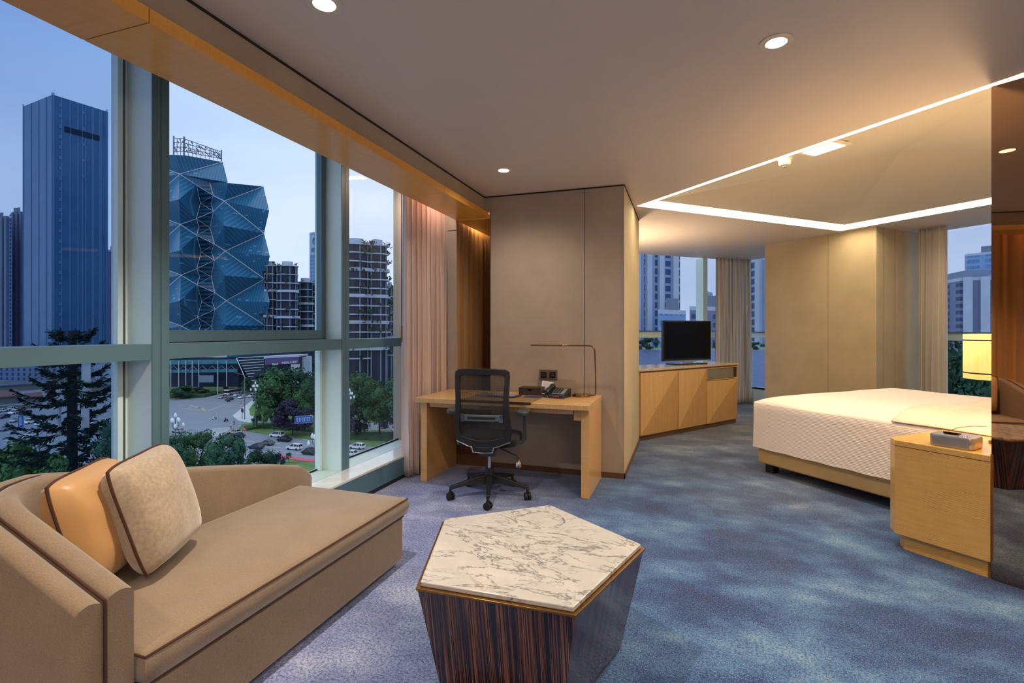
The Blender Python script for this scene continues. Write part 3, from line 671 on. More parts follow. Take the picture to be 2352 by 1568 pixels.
# ================================================================== COFFEE TABLE
tt = [(-.665,2.611),(-1.112,2.243),(-.916,1.633),(-.335,1.642),(-.158,2.245)]
tc = Vector((-.637,2.075))
def sc(p, k): return (tc.x+(p[0]-tc.x)*k, tc.y+(p[1]-tc.y)*k)
t = T('coffee_table', 'pentagonal coffee table of striped dark ebony with a white marble top', 'table', (tc.x,tc.y,0))
for i in range(5):
    a, b = tt[i], tt[(i+1)%5]; ua, ub = sc(a,.985), sc(b,.985); la, lb = sc(a,.79), sc(b,.79); ia, ib = sc(a,.93), sc(b,.93); ja, jb = sc(a,.74), sc(b,.74)
    ed = Vector((b[0]-a[0], b[1]-a[1], 0)); ez = math.atan2(ed.y, ed.x); mid = Vector(((a[0]+b[0])/2,(a[1]+b[1])/2,0))
    o = bpy.data.objects.new('side_panel', None)
    mb = MB(); L = Matrix.Translation(mid) @ Matrix.Rotation(ez,4,'Z'); Li = L.inverted()
    vs = [Li @ Vector((*p, z)) for p, z in ((la,0.006),(lb,0.006),(ub,.425),(ua,.425),(ja,0.006),(jb,0.006),(ib,.425),(ia,.425))]
    mb.add(vs, [(0,1,2,3),(7,6,5,4),(0,4,5,1),(3,2,6,7),(0,3,7,4),(1,5,6,2)])
    p = mb.build('side_panel', m_ebony, t, smooth=False, local=True)
    p.matrix_local = MW[t].inverted() @ L
MB().prism([sc(p,.90) for p in tt],.405,.4255).build('brass_rim_core', m_brass, t, smooth=False).name = 'inner_frame'
mb = MB().prism([sc(p,1.0) for p in tt],.4256,.434); mb.build('brass_rim', m_brass, t, bevel=.001)
MB().prism([sc(p,.965) for p in tt],.4342,.452).build('marble_top', m_marble, t, bevel=.004)

# ================================================================== SOFA
t = T('sofa', 'taupe velvet chaise sofa with a low swooping back under the window', 'sofa', (-1.95,1.85,0))
path = [(-2.325,2.77),(-2.322,2.74),(-2.32,2.68),(-2.315,2.5),(-2.31,2.2),(-2.30,1.9),(-2.295,1.6),(-2.29,1.4)]
cc, cr = (-2.03,1.35), .26
path += [(cc[0]-cr*math.cos(a), cc[1]-cr*math.sin(a)) for a in [math.pi/2*k/8 for k in range(0,9)]]
path += [(-1.95,1.09),(-1.85,1.09),(-1.75,1.09),(-1.65,1.09),(-1.59,1.09),(-1.572,1.09),(-1.562,1.09)]
def hh(p):
    if p[1] > 1.30: h = .825 - (p[1]-1.2)*.215 - max(0,p[1]-2.3)**2*.10
    else: h = .805
    if p[1] < 1.2: h = .80 - max(0,(p[0]+2.10))*.37
    if p[1] > 2.66: h -= .0 + ((p[1]-2.66)/.11)**2*.045
    return h
PV = [Vector((*p,0)) for p in path]
def sweep(o0, o1, zb, dh, r=.022, endr=True):
    rings = []; n = len(PV)
    for i, p in enumerate(PV):
        a = PV[max(0,i-1)]; b = PV[min(n-1,i+1)]; d = (b-a).normalized(); nn = Vector((d.y,-d.x,0))
        h = hh(path[i]) + dh; k = r
        prof = [(o0,zb),(o0,h-k),(o0+k*.3,h-k*.3),(o0+k,h),((o0+o1)/2,h+.003),(o1-k,h),(o1-k*.3,h-k*.3),(o1,h-k),(o1,zb)]
        rings.append([tuple(p + nn*o + Vector((0,0,z))) for o, z in prof])
    return rings
MB().loft(sweep(0,.078,.05,0)).build('backrest', m_velvet, t, ang=60)
MB().loft(sweep(.086,.158,.03,-.004)).build('outer_shell', m_velvet, t, ang=60)
pi = [Vector(r[4])+Vector((0,0,-.010)) for r in sweep(.076,.088,.05,0)]
end = Vector((pi[-1].x+.001, pi[-1].y, .05))
MB().tube(pi+[pi[-1]+Vector((.004,0,-.01)), end+Vector((.004,0,0))],.005,8).build('piping', m_piping, t)
MB().box(-2.31,-1.548,1.085,2.615,.035,.278).build('base', m_velvet, t, bevel=.012, seg=3)
MB().box(-2.25,-1.62,1.15,2.56,0,.036).build('plinth', m_black, t, smooth=False)
# seat cushion: soft slab
def slab(x0, x1, y0, y1, z0, z1, puff, r, nx=14, ny=26):
    rings = []
    def rect(e, z):
        o = []
        for k in range(nx): o.append((x0+e+(x1-x0-2*e)*k/nx, y0+e, z))
        for k in range(ny): o.append((x1-e, y0+e+(y1-y0-2*e)*k/ny, z))
        for k in range(nx): o.append((x1-e-(x1-x0-2*e)*k/nx, y1-e, z))
        for k in range(ny): o.append((x0+e, y1-e-(y1-y0-2*e)*k/ny, z))
        return o
    for e, z in ((.05,z0),(.010,z0+.004),(0,z0+.02),(-.004,(z0+z1)/2),(0,z1-.022),(.004,z1-.010),(.014,z1-.001),(.03,z1+.004)): rings.append(rect(e,z))
    for f in (.12,.3,.5,.8,.97): rings.append([( (p[0]-(x0+x1)/2)*(1-f)+(x0+x1)/2, (p[1]-(y0+y1)/2)*(1-f)+(y0+y1)/2, z1+.004+puff*min(1,f*2)) for p in rect(.03,0)])
    return rings, [Vector(p) for p in rings[5]]
rg, edge = slab(-2.308,-1.530,1.100,2.640,.287,.388,.022,.02)
sc_ = MB().loft(rg).build('seat_cushion', m_velvet, t, ang=75)
MB().tube(edge,.0045,6,closed=True).build('piping', m_piping, sc_)
MB().tube([(-1.545,1.09,.2835),(-1.545,2.61,.2835),(-1.56,2.618,.2835),(-2.30,2.618,.2835)],.004,6).build('base_piping', m_piping, t)

def pillow(name, label, mat, cx, n, size, roll, thick, seed):
    n = Vector(n).normalized(); up = Vector((0,0,1)); x = up.cross(n).normalized(); y = n.cross(x)
    M = Matrix(((x.x,y.x,n.x,cx[0]),(x.y,y.y,n.y,cx[1]),(x.z,y.z,n.z,cx[2]),(0,0,0,1))) @ Matrix.Rotation(roll,4,'Z')
    t = T(name, label, 'cushion', (cx[0],cx[1],cx[2])); N = 20; rnd = random.Random(seed)
    def pt(i, j, sgn):
        u, v = -1+2*i/N, -1+2*j/N
        f = (1-abs(u)**2.6)**.55*(1-abs(v)**2.6)**.55 if abs(u) < 1 and abs(v) < 1 else 0
        k = 1 - .055*(1-abs(u)**2)*abs(v)**2; kk = 1 - .055*(1-abs(v)**2)*abs(u)**2
        w = thick*(f**.8)*(1+.12*noise.noise((u*1.7+seed,v*1.7,sgn*3)))
        q_ = (u*u*v*v); rc = 1 - .10*q_**1.5
        return (u*size/2*kk*rc, v*size/2*k*rc, sgn*w)
    for sgn, nm in ((1,'front_cover'), (-1,'back_cover')):
        MB().loft([[pt(i,j,sgn) for i in range(N+1)] for j in range(N+1)], closed=False, M=M).build(nm, mat, t, ang=180)
    ring = [pt(i,0,0) for i in range(N)]+[pt(N,j,0) for j in range(N)]+[pt(N-i,N,0) for i in range(N)]+[pt(0,N-j,0) for j in range(N)]
    MB().tube(ring,.0058,6,M,closed=True).build('piping', m_piping, t)
pillow('cushion', 'gold satin square cushion in the corner of the sofa beside the arm', m_satin, (-2.125,1.345,.635), (.80,.50,.26), .44, R(1), .105, 3)
pillow('cushion', 'silvery taupe velvet square cushion leaning beside the gold cushion', m_pillow, (-2.045,1.515,.652), (.84,.44,.30), .455, R(2), .10, 9)

# ================================================================== BEDROOM FURNITURE
def bx(o, a, b): return o + E1*a + E2*b
BO = Vector((.672,5.46,0)); BL, BW = 1.98, 1.93
def bframe(o): return Matrix(((E1.x,E2.x,0,o.x),(E1.y,E2.y,0,o.y),(0,0,1,0),(0,0,0,1)))
MBd = bframe(BO)
t = T('bed', 'large bed with a ribbed white coverlet over a tan upholstered base', 'bed', tuple(bx(BO,1,.95)))
MB().box(0,BL,0,BW,.085,.36,MBd).build('base', m_tan, t, bevel=.02, seg=3)
for a, b in ((.09,.09),(.09,BW-.09),(BL-.3,.09),(BL-.3,BW-.09)):
    MB().box(a-.04,a+.04,b-.04,b+.04,0,.086,MBd).build('leg', m_black, t, smooth=False)
NX, NY = 34, 34; e = .02
def cov(u, v, l0=0, lift=0):
    a = -e + (BL+e-.01)*u; b = -e + (BW+2*e)*v
    ed = min(1, min(u*1.0, v, 1-v)/.18); dm = math.sin(ed*math.pi/2)**.8
    return (a, b, .672 + .085*dm + .008*noise.noise((a*2.2,b*2.2,.3)) + lift)
top = []
rows = []
for j in range(NY+1):
    row = [cov(i/NX, j/NY) for i in range(NX+1)]
    rows.append(row)
mb = MB().loft(rows, closed=False)
def skirt(line, outw):
    rr_ = []
    for z, o in ((None,0),(.655,.008),(.60,.010),(.45,.011),(.30,.016),(.262,.018),(.258,.018),(.238,.020)):
        rr_.append([(p[0]+outw[0]*o, p[1]+outw[1]*o, p[2] if z is None else z + (.002*math.sin(i*1.3) if z < .3 else 0)) for i, p in enumerate(line)])
    return rr_
s1 = skirt(rows[0], (0,-1)); s2 = skirt([r[0] for r in rows], (-1,0)); s3 = skirt(rows[-1], (0,1))
mb.loft(s1, closed=False); mb.loft(s2, closed=False); mb.loft(s3, closed=False)
me = MB(); me.add([MBd @ p for p in mb.v], mb.f)
o = me.build('coverlet', m_spread, t, ang=55)
bm = bmesh.new(); bm.from_mesh(o.data); bmesh.ops.remove_doubles(bm, verts=bm.verts, dist=.0005); bm.to_mesh(o.data); bm.free()
rows2 = [[cov(.62+.38*i/14 - (.07*math.sin(j/NY*math.pi*3))*.2, j/NY, 0, .010) for i in range(15)] for j in range(NY+1)]
MB().loft([[(p[0],p[1]+(-.012 if j == 0 else 0),p[2]) for p in r] for j, r in enumerate(rows2)], closed=False, M=MBd).build('folded_sheet', plain('cream_sheet', srgb(238,220,196), .8), t, ang=180, solid=.008)

NO = Vector((1.272,3.90,0)); NW, NL, NZ = .56, .505, .678
Mn = bframe(NO)
t = T('nightstand', 'honey sycamore nightstand with chamfered corner between the bed and the bronze mirror', 'nightstand', tuple(bx(NO,.22,.2)))
def npoly(k=0): return [(0+k,-.0+.02),(0+k,NW-k),(NL,NW-k),(NL,-.115+k),(.085,-.115+k),(.055+k*.6,-.105+k)]
NB = [(0,-.03),(0,NW),(NL,NW),(NL,-.02),(.525,-.068),(.065,-.098)]
MB().prism(NB,.10,NZ-.036,Mn).build('body', m_night, t, smooth=False)
MB().prism([(p[0]+(-.0),p[1]) for p in NB],NZ-.033,NZ,Mn).build('top', m_night, t, bevel=.002)
MB().prism([(.02,.02),(.02,NW-.02),(NL-.02,NW-.02),(NL-.02,-.05),(.06,-.07)],NZ-.036,NZ-.033,Mn).build('shadow_gap', m_groove, t, smooth=False)
MB().prism([(.035,.02),(.035,NW-.03),(NL-.02,NW-.03),(NL-.0,-.02),(.50,-.035),(.09,-.05),(.04,.0)],0,.10,Mn).build('plinth', m_night, t, smooth=False)
t = T('clock_radio', 'silver rounded-corner clock radio on top of the nightstand', 'radio', tuple(bx(NO,.33,.06)+Vector((0,0,NZ))))
Mr = Matrix.Translation(bx(NO,.315,.045)+Vector((0,0,NZ))) @ Matrix.Rotation(math.atan2(E1.y,E1.x)+R(8),4,'Z')
r3 = rrect(.105,.085,.03,6)
MB().loft([[(x*.96,y*.96,.0005) for x,y in r3],[(x,y,.008) for x,y in r3],[(x,y,.062) for x,y in r3],[(x*.98,y*.98,.068) for x,y in r3]],M=Mr).build('body', m_silver, t)
MB().box(-.085,.085,-.0862,-.0845,.012,.058,Mr).build('speaker_grille', plain('grey_speaker_cloth', srgb(118,120,122), .6), t, smooth=False)
MB().box(-.055,.015,-.03,.025,.0685,.078,Mr@Matrix.Rotation(R(-8),4,'X')).build('display', m_screen, t, bevel=.002)
MB().box(-.048,.008,-.024,.018,.0782,.0788,Mr@Matrix.Rotation(R(-8),4,'X')).build('display_face', m_phonek, t, smooth=False)
for i, (x, y) in enumerate(((.03,-.055),(.05,-.05),(.07,-.045),(.045,-.03),(.065,-.025))):
    MB().lathe([(.0001,0),(.008,0),(.007,.004),(.0001,.004)],12,(x,y,.0682),Mr).build('button', m_chrome, t)
o = MB().box(-.05,.05,-.035,.035,NZ+.0004,NZ+.006,Matrix.Translation(bx(NO,.17,.26)) @ Matrix.Rotation(R(-40),4,'Z')).build('coaster', m_leather, bevel=.002); tag(o, 'dark brown leather coaster on the nightstand beside the clock radio', 'coaster')
LB = bx(NO,.395,.36)
t = T('bedside_lamp', 'lit golden drum-shade bedside lamp half hidden by the mirror edge', 'lamp', (LB.x,LB.y,NZ))
lz = lambda z: z
MB().lathe([(.0001,0),(.055,0),(.058,.006),(.055,.016),(.012,.022),(.010,.07),(.010,.36),(.0001,.36)],24,(LB.x,LB.y,NZ)).build('stand', m_bronzewood, t)
zb, zt_ = 1.068, 1.338
MB().lathe([(.150,zb),(.150,zt_)],48,(LB.x,LB.y,0)).add([],[]).build('lamp_shade', m_shade, t) if False else None
mbs = MB(); rings = [[(LB.x+.172*math.cos(2*math.pi*i/48), LB.y+.172*math.sin(2*math.pi*i/48), z) for i in range(48)] for z in (zb,(zb+zt_)/2,zt_)]
mbs.loft(rings, cap=False); sh = mbs.build('lamp_shade', m_shade, t, solid=.003)
for z in (zb+.036, zt_-.036):
    MB().loft([[(LB.x+r*math.cos(2*math.pi*i/48), LB.y+r*math.sin(2*math.pi*i/48), z+dz) for i in range(48)] for r, dz in ((.1745,-.004),(.1755,0),(.1745,.004))], cap=False).build('trim_band', m_leather, sh)
MB().lathe([(.0001,.36),(.025,.37),(.03,.41),(.02,.45),(.0001,.46)],16,(LB.x,LB.y,NZ)).build('bulb', emis('warm_bulb', (1,.7,.35,1), 12), t)
cp_ = [bx(NO,.20,.10)+Vector((0,0,NZ+.012)), bx(NO,.21,.14)+Vector((0,0,NZ+.05)), bx(NO,.25,.20)+Vector((0,0,NZ+.085)), bx(NO,.30,.26)+Vector((0,0,NZ+.10)), bx(NO,.34,.325)+Vector((0,0,NZ+.10))]
MB().tube(cp_,.0018,6).build('cord', m_brass, t)

# TV cabinet
K0 = Vector((-.535,6.386,0)); K1 = Vector((.76,8.21,0)); kd = (K1-K0).normalized(); kn = Vector((-kd.y,kd.x,0)); KL = (K1-K0).length
Mk = Matrix(((kd.x,kn.x,0,K0.x),(kd.y,kn.y,0,K0.y),(0,0,1,0),(0,0,0,1))); KZ = .888; KD = .50
t = T('television_cabinet', 'pale veneered television cabinet with marble top beyond the pillar wall', 'cabinet', tuple((K0+K1)/2))
q0 = .02
MB().prism([(q0,.03),(KL,.03),(KL-.1,KD),(q0+.4,KD)],.06,KZ-.032,Mk).build('body', m_cab, t, smooth=False)
MB().prism([(q0,.035),(KL-.02,.035),(KL-.12,KD),(q0+.4,KD)],0,.06,Mk).build('plinth', m_bronzewood, t, smooth=False)
MB().prism([(q0-.0,.0),(KL+.005,.0),(KL-.09,KD+.01),(q0+.42,KD+.01)],KZ-.03,KZ,Mk).build('marble_top', m_marble2, t, bevel=.003)
MB().box(q0,KL-.02,.012,.03,KZ-.045,KZ-.032,Mk).build('top_rail', m_bronzewood, t, smooth=False)
cuts = [.05, .80, 1.44, KL-.02]
for i in range(3):
    a, b = cuts[i]+.004, cuts[i+1]-.004; z0_, z1_ = .07, (KZ-.05 if i < 2 else KZ-.23)
    f = .012
    # two veneer leaves meeting in a diagonal fold, the lower one tipped slightly inwards
    dk = b - (b-a)*(.30 if i == 0 else .04)
    mb = MB()
    up = [(a,0,z0_),(dk,0,z1_*(.62 if i == 0 else .93) if i == 0 else z1_),(b,0,z1_),(a,0,z1_)]
    P_ = [(a,.0,z0_),(b,.014,z0_),(b,.0,z1_),(a,.0,z1_)]
    if i == 0: diag = (b-.01, .002, z1_*.62)
    mb.add([(a,0,z0_),(b,0,z1_),(a,0,z1_),(a,.028,z0_),(b,.028,z1_),(a,.028,z1_)], [(0,1,2),(3,5,4),(0,3,4,1),(1,4,5,2),(2,5,3,0)], Mk)
    dr = mb.build('door', m_cab, t, smooth=False)
    MB().add([(a,0,z0_),(b,.016,z0_),(b,0,z1_),(a,.028,z0_),(b,.028,z0_),(b,.028,z1_)], [(0,1,2),(3,5,4),(0,3,4,1),(1,4,5,2),(2,5,3,0)], Mk).build('veneer_leaf', m_cab2, dr, smooth=False)
a, b = cuts[2]+.012, KL-.03
mb = MB().box(a-.008,b+.008,.004,.028,KZ-.222,KZ-.212,Mk); mb.box(a-.008,b+.008,.004,.028,KZ-.06,KZ-.05,Mk); mb.box(a-.008,a,.004,.028,KZ-.212,KZ-.06,Mk); mb.box(b,b+.008,.004,.028,KZ-.212,KZ-.06,Mk)
mb.build('niche_frame', m_cab, t, smooth=False)
MB().box(a+.003,b-.10,.010,.029,KZ-.205,KZ-.066,Mk).build('media_panel', plain('grey_steel', srgb(150,148,138), .35, .6), t, smooth=False)
MB().box(b-.095,b-.002,.020,.029,KZ-.205,KZ-.066,Mk).build('niche_back', m_leather, t, smooth=False)
# television
tl = W(1523.5,0,7.035); tr_ = W(1633.5,0,7.40); tl.z = tr_.z = 0; td = (tr_-tl).normalized(); tn = Vector((td.y,-td.x,0)); TL = (tr_-tl).length
Mt = Matrix(((td.x,-tn.x,0,tl.x),(td.y,-tn.y,0,tl.y),(0,0,1,0),(0,0,0,1)))
t = T('television', 'black flat-screen television standing on the marble-topped cabinet', 'television', tuple((tl+tr_)/2+Vector((0,0,KZ))))
z0_, z1_ = .932, 1.502
MB().box(0,TL,0,.045,z0_,z1_,Mt).build('housing', m_tvblack, t, bevel=.008)
MB().box(.022,TL-.022,-.002,.001,z0_+.035,z1_-.022,Mt).build('screen', m_screen, t, smooth=False)
MB().box(0.005,TL-.005,-.0015,.001,z0_+.004,z0_+.010,Mt).build('bottom_trim', m_silver, t, smooth=False)
MB().box(TL*.42,TL*.62,.0,.04,KZ+.02,z0_+.004,Mt).build('stand_neck', m_silver, t, bevel=.004)
r4 = rrect(.30,.105,.03,5)
MB().loft([[(x,y,z) for x,y in r4] for z in (KZ+.0005,KZ+.016)],M=Mt@Matrix.Translation((TL*.5,.02,0))).build('stand_base', m_tvblack, t, bevel=.003)
# remaining floor trim
MB().prism([(P0.x-.004,P0.y-.006),(P1.x-.0,P1.y-.008),(P1.x,P1.y),(P0.x,P0.y)],0,.05).build('baseboard_back', m_bronzewood, kind='structure', smooth=False)

for lx, ly, lab in ((2.2,-1.9,'unseen uplighter lamp added behind the viewer to brighten the ceiling'),(-.95,7.35,'unseen uplighter lamp added behind the grey pillar wall to warm the bedroom ceiling')):
  t = T('added_uplighter', lab, 'lamp', (lx,ly,0))  # added out of view to brighten the ceilings
  MB().lathe([(.0001,0),(.16,0),(.16,.02),(.02,.03),(.015,1.5),(.0001,1.5)],24,(lx,ly,0)).build('stand', m_brass, t)
  MB().lathe([(.03,1.5),(.10,1.54),(.20,1.64),(.19,1.64),(.09,1.55),(.0001,1.52)],24,(lx,ly,0)).build('bowl', m_brass, t)
# ================================================================== THE CITY OUTSIDE
GZ = -31.64
def g(u, v, dz=0): return G(u, v, GZ+dz)
m_asph = plain('grey_asphalt', srgb(132,136,148), .8, var=.06, scale=.15)
m_pave = plain('pale_paving', srgb(196,198,200), .8, var=.05, scale=.3)
m_lawn = plain('park_grass', srgb(92,122,62), .9, var=.3, scale=.4)
m_hedge = plain('dark_hedge', srgb(48,76,46), .9, var=.4, scale=.6)
m_flower = plain('red_flower_bed', srgb(206,96,110), .9, var=.3, scale=3)
m_mark = plain('road_paint', srgb(226,226,226), .8)
m_marky = plain('yellow_road_paint', srgb(206,190,130), .8)
m_trunk = plain('dark_bark', srgb(62,54,48), .9)
def leafmat(name, a, b, sc=.5):
    t = NT(name); t.pr(None, .8, 0, .15)
    n = t.noise(t.co(), sc, 3, .6); n2 = t.noise(t.co(), sc*5, 2)
    c = t.ramp(n, [(.32, a), (.68, b)]); t.base(t.mix(c, t.ramp(n2, [(.3, (.6,.65,.6)), (.7, (1,1,1))]), .8, 'MULTIPLY')); return t.m
m_leaf = [leafmat('green_leaves', srgb(42,76,54), srgb(88,122,82)), leafmat('dark_green_leaves', srgb(32,62,50), srgb(66,98,76)),
          leafmat('purple_leaves', srgb(44,42,60), srgb(76,70,92)), leafmat('bright_green_leaves', srgb(66,108,66), srgb(118,154,96)), leafmat('blue_green_leaves', srgb(44,84,72), srgb(92,132,104))]
gr = MB().box(-1500,1900,-400,2600,GZ-2,GZ); gr.build('ground', m_asph, kind='structure', smooth=False)
def patch(name, px, m, dz, h=0.0):
    ps = [g(*p) for p in px]; mb = MB().prism([(p.x,p.y) for p in ps], GZ+.002, GZ+dz+h)
    o = mb.build(name, m, smooth=False); o['kind'] = 'structure'; return o
patch('lawn_median', [(555,975),(590,968),(640,972),(700,978),(760,985),(840,988),(960,990),(960,1040),(860,1026),(740,1012),(640,1002),(590,994),(548,987)], m_lawn, .15)
patch('lawn_park', [(583,925),(592,918),(640,912),(960,912),(960,972),(700,968),(640,962),(600,962),(575,955),(572,940)], m_lawn, .14)
patch('pavement_corner', [(534,955),(575,922),(600,915),(592,935),(572,950),(600,968),(580,972),(548,966)], m_pave, .1)
patch('pavement_plaza', [(300,909),(470,913),(545,903),(545,899),(470,905),(300,903)], m_pave, .1)
patch('lawn_plaza', [(300,903),(400,912),(480,906),(545,896),(545,886),(300,886)], m_lawn, .12)
patch('lawn_near', [(610,1056),(640,1048),(700,1060),(760,1066),(760,1110),(560,1110)], m_lawn, .12)
o = patch('flower_bed', [(642,1047),(700,1055),(745,1059),(745,1064),(690,1060),(645,1053)], m_flower, .35); o['kind']='thing'; tag(o, 'strip of red flowers along the kerb of the near lawn', 'flower bed')
o = patch('flower_bed', [(558,985),(567,983),(567,990),(560,990)], m_flower, .5); o['kind']='thing'; tag(o, 'small patch of red flowers at the tip of the traffic island', 'flower bed')
o = patch('hedge', [(560,984),(600,977),(700,985),(790,992),(790,996),(700,992),(600,984),(566,990)], m_hedge, .9); o['kind']='thing'; tag(o, 'clipped dark hedge running along the middle of the traffic island', 'hedge')
o = patch('hedge', [(390,915),(470,913),(500,907),(500,903),(470,907),(390,908)], m_hedge, 1.3); o['kind']='thing'; tag(o, 'clipped hedge at the far side of the crossroads in front of the glass hall', 'hedge')
o = patch('hedge', [(800,1000),(880,1000),(960,1000),(960,1022),(880,1014),(800,1010)], m_hedge, 1.2); o['kind']='thing'; tag(o, 'dark hedge strip beneath the big trees right of the second mullion', 'hedge')
mk = MB()
for k in range(9):
    a, b, c, d = g(480+5.5*k,1000-3.0*k), g(483+5.5*k,1000-3.0*k), g(500+4.6*k,985-1.0*k), g(497+4.6*k,985-1.0*k)
    pass
def stripe(p, q, w, z=.02):
    d = (q-p); d.z = 0; n = Vector((-d.y,d.x,0)).normalized()*w/2
    return [(p-n),(q-n),(q+n),(p+n)], z
def stripes(name, L, m, w):
    mb = MB()
    for a, b in L:
        q, z = stripe(g(*a), g(*b), w); mb.add([(p.x,p.y,GZ+z) for p in q],[(0,1,2,3)])
    o = mb.build(name, m, smooth=False); o['kind'] = 'structure'; return o
stripes('trim_3', [((479+k*1.2,1003-k*2.6),(510+k*3.4,998-k*2.4)) for k in range(8)], m_mark, .55)
stripes('trim_4', [((548+k*8,978-k*1.2),(570+k*6,973-k*1.4)) for k in range(5)], m_mark, .5)
stripes('trim_5', [((560+k*60,1012+k*5+j*9),(585+k*60,1014+k*5+j*9)) for k in range(-1,4) for j in range(3)] + [((505,1000),(560,990)),((560,985),(745,1017))], m_mark, .2)
stripes('trim_6', [((418,937),(475,944)),((475,944),(510,932)),((450,933),(475,944)),((435,930),(470,940)),((510,932),(560,936)),((512,928),(560,931))], m_marky, .4)
stripes('trim_7', [((10,995),(22,992)),((30,993),(48,992)),((8,1010),(22,1012)),((60,1018),(90,1012)),((200,925),(285,922))], m_mark, .3)
# ---- trees
def cards(seed, n, R3, size, clumps=26, flat=0):
    rnd = random.Random(seed); mb = MB(); cs = []
    for k in range(clumps):
        while True:
            p = Vector((rnd.uniform(-1,1), rnd.uniform(-1,1), rnd.uniform(-1,1)))
            if .25 < p.length < 1: break
        p = p.normalized()*rnd.uniform(.55,.85); cs.append((p, rnd.uniform(.22,.42)))
    for k in range(n):
        c, r = cs[k % clumps]
        q = Vector((rnd.gauss(0,1), rnd.gauss(0,1), rnd.gauss(0,1)+.35)).normalized()
        p = c + q*r*rnd.uniform(.75,1.05)
        P = Vector((p.x*R3[0], p.y*R3[1], p.z*R3[2])); nn = (q + Vector((rnd.uniform(-.6,.6),rnd.uniform(-.6,.6),rnd.uniform(-.3,.7)))).normalized()
        x = nn.orthogonal().normalized(); x = Matrix.Rotation(rnd.uniform(0,6.28),3,nn) @ x; y = nn.cross(x); s_ = size*rnd.uniform(.6,1.3)
        mb.add([P-x*s_-y*s_*.2, P-y*s_*.6, P+x*s_, P+y*s_*.6],[(0,1,2,3)])
    for c, r in cs:
        ring = []
        v, f = ICO; b = [(Vector((c.x+x*r*.62, c.y+y*r*.62, c.z+z*r*.62))) for x,y,z in v]
        mb.add([(p.x*R3[0],p.y*R3[1],p.z*R3[2]) for p in b], f)
    return mb
bmi = bmesh.new(); bmesh.ops.create_icosphere(bmi, subdivisions=1, radius=1); ICO = ([tuple(v.co) for v in bmi.verts], [tuple(v.index for v in f.verts) for f in bmi.faces]); bmi.free()
CROWN = {}
def crown_mesh(kind, m):
    key = (kind, m)
    if key not in CROWN:
        mb = cards(10+kind, [3200,2600,2000,4200,1700][kind], [(1,1,1),(1,1,1),(1,1,1),(1,1,1),(1,1,1)][kind], [.07,.08,.065,.045,.085][kind], [30,20,18,34,16][kind])
        o = mb.build('crown', m_leaf[m], None, smooth=False, fixn=False); CROWN[key] = o.data; bpy.data.objects.remove(o)
    return CROWN[key]
def tree(label, u, vt, vb, wpx, m, kind=0, d=None, crown=.84, group='street trees below the windows', cat='tree'):
    if d is None: d = F*(EYE-GZ)/(vb-HY)
    base = W(u, 0, d); base.z = GZ
    zt = EYE + (HY-vt)/F*d; w = wpx/F*d; H_ = zt-GZ; ch_ = min(H_*crown, max(w*1.15, H_*.35)); rv = ch_/2
    t = T('tree', label, cat, tuple(base), random.Random(int(u*7+vt)).uniform(0,6), group)
    c = bpy.data.objects.new('crown', crown_mesh(kind, m)); C.objects.link(c); c.parent = t; c.location = (0,0,H_-rv); c.scale = (w/2,w/2,rv)
    mb = MB().tube([(0,0,0),(.1,0,H_*.3),(0,.1,H_-rv)],[.03*H_*.55,.02*H_*.6,.01*H_],7)
    for a in range(3): mb.tube([(0,0,H_*.35),(math.cos(a*2.1)*w*.22,math.sin(a*2.1)*w*.22,H_-rv*.9)],[.012*H_,.006*H_],5)
    mb.build('trunk', m_trunk, t, local=True)
    return t
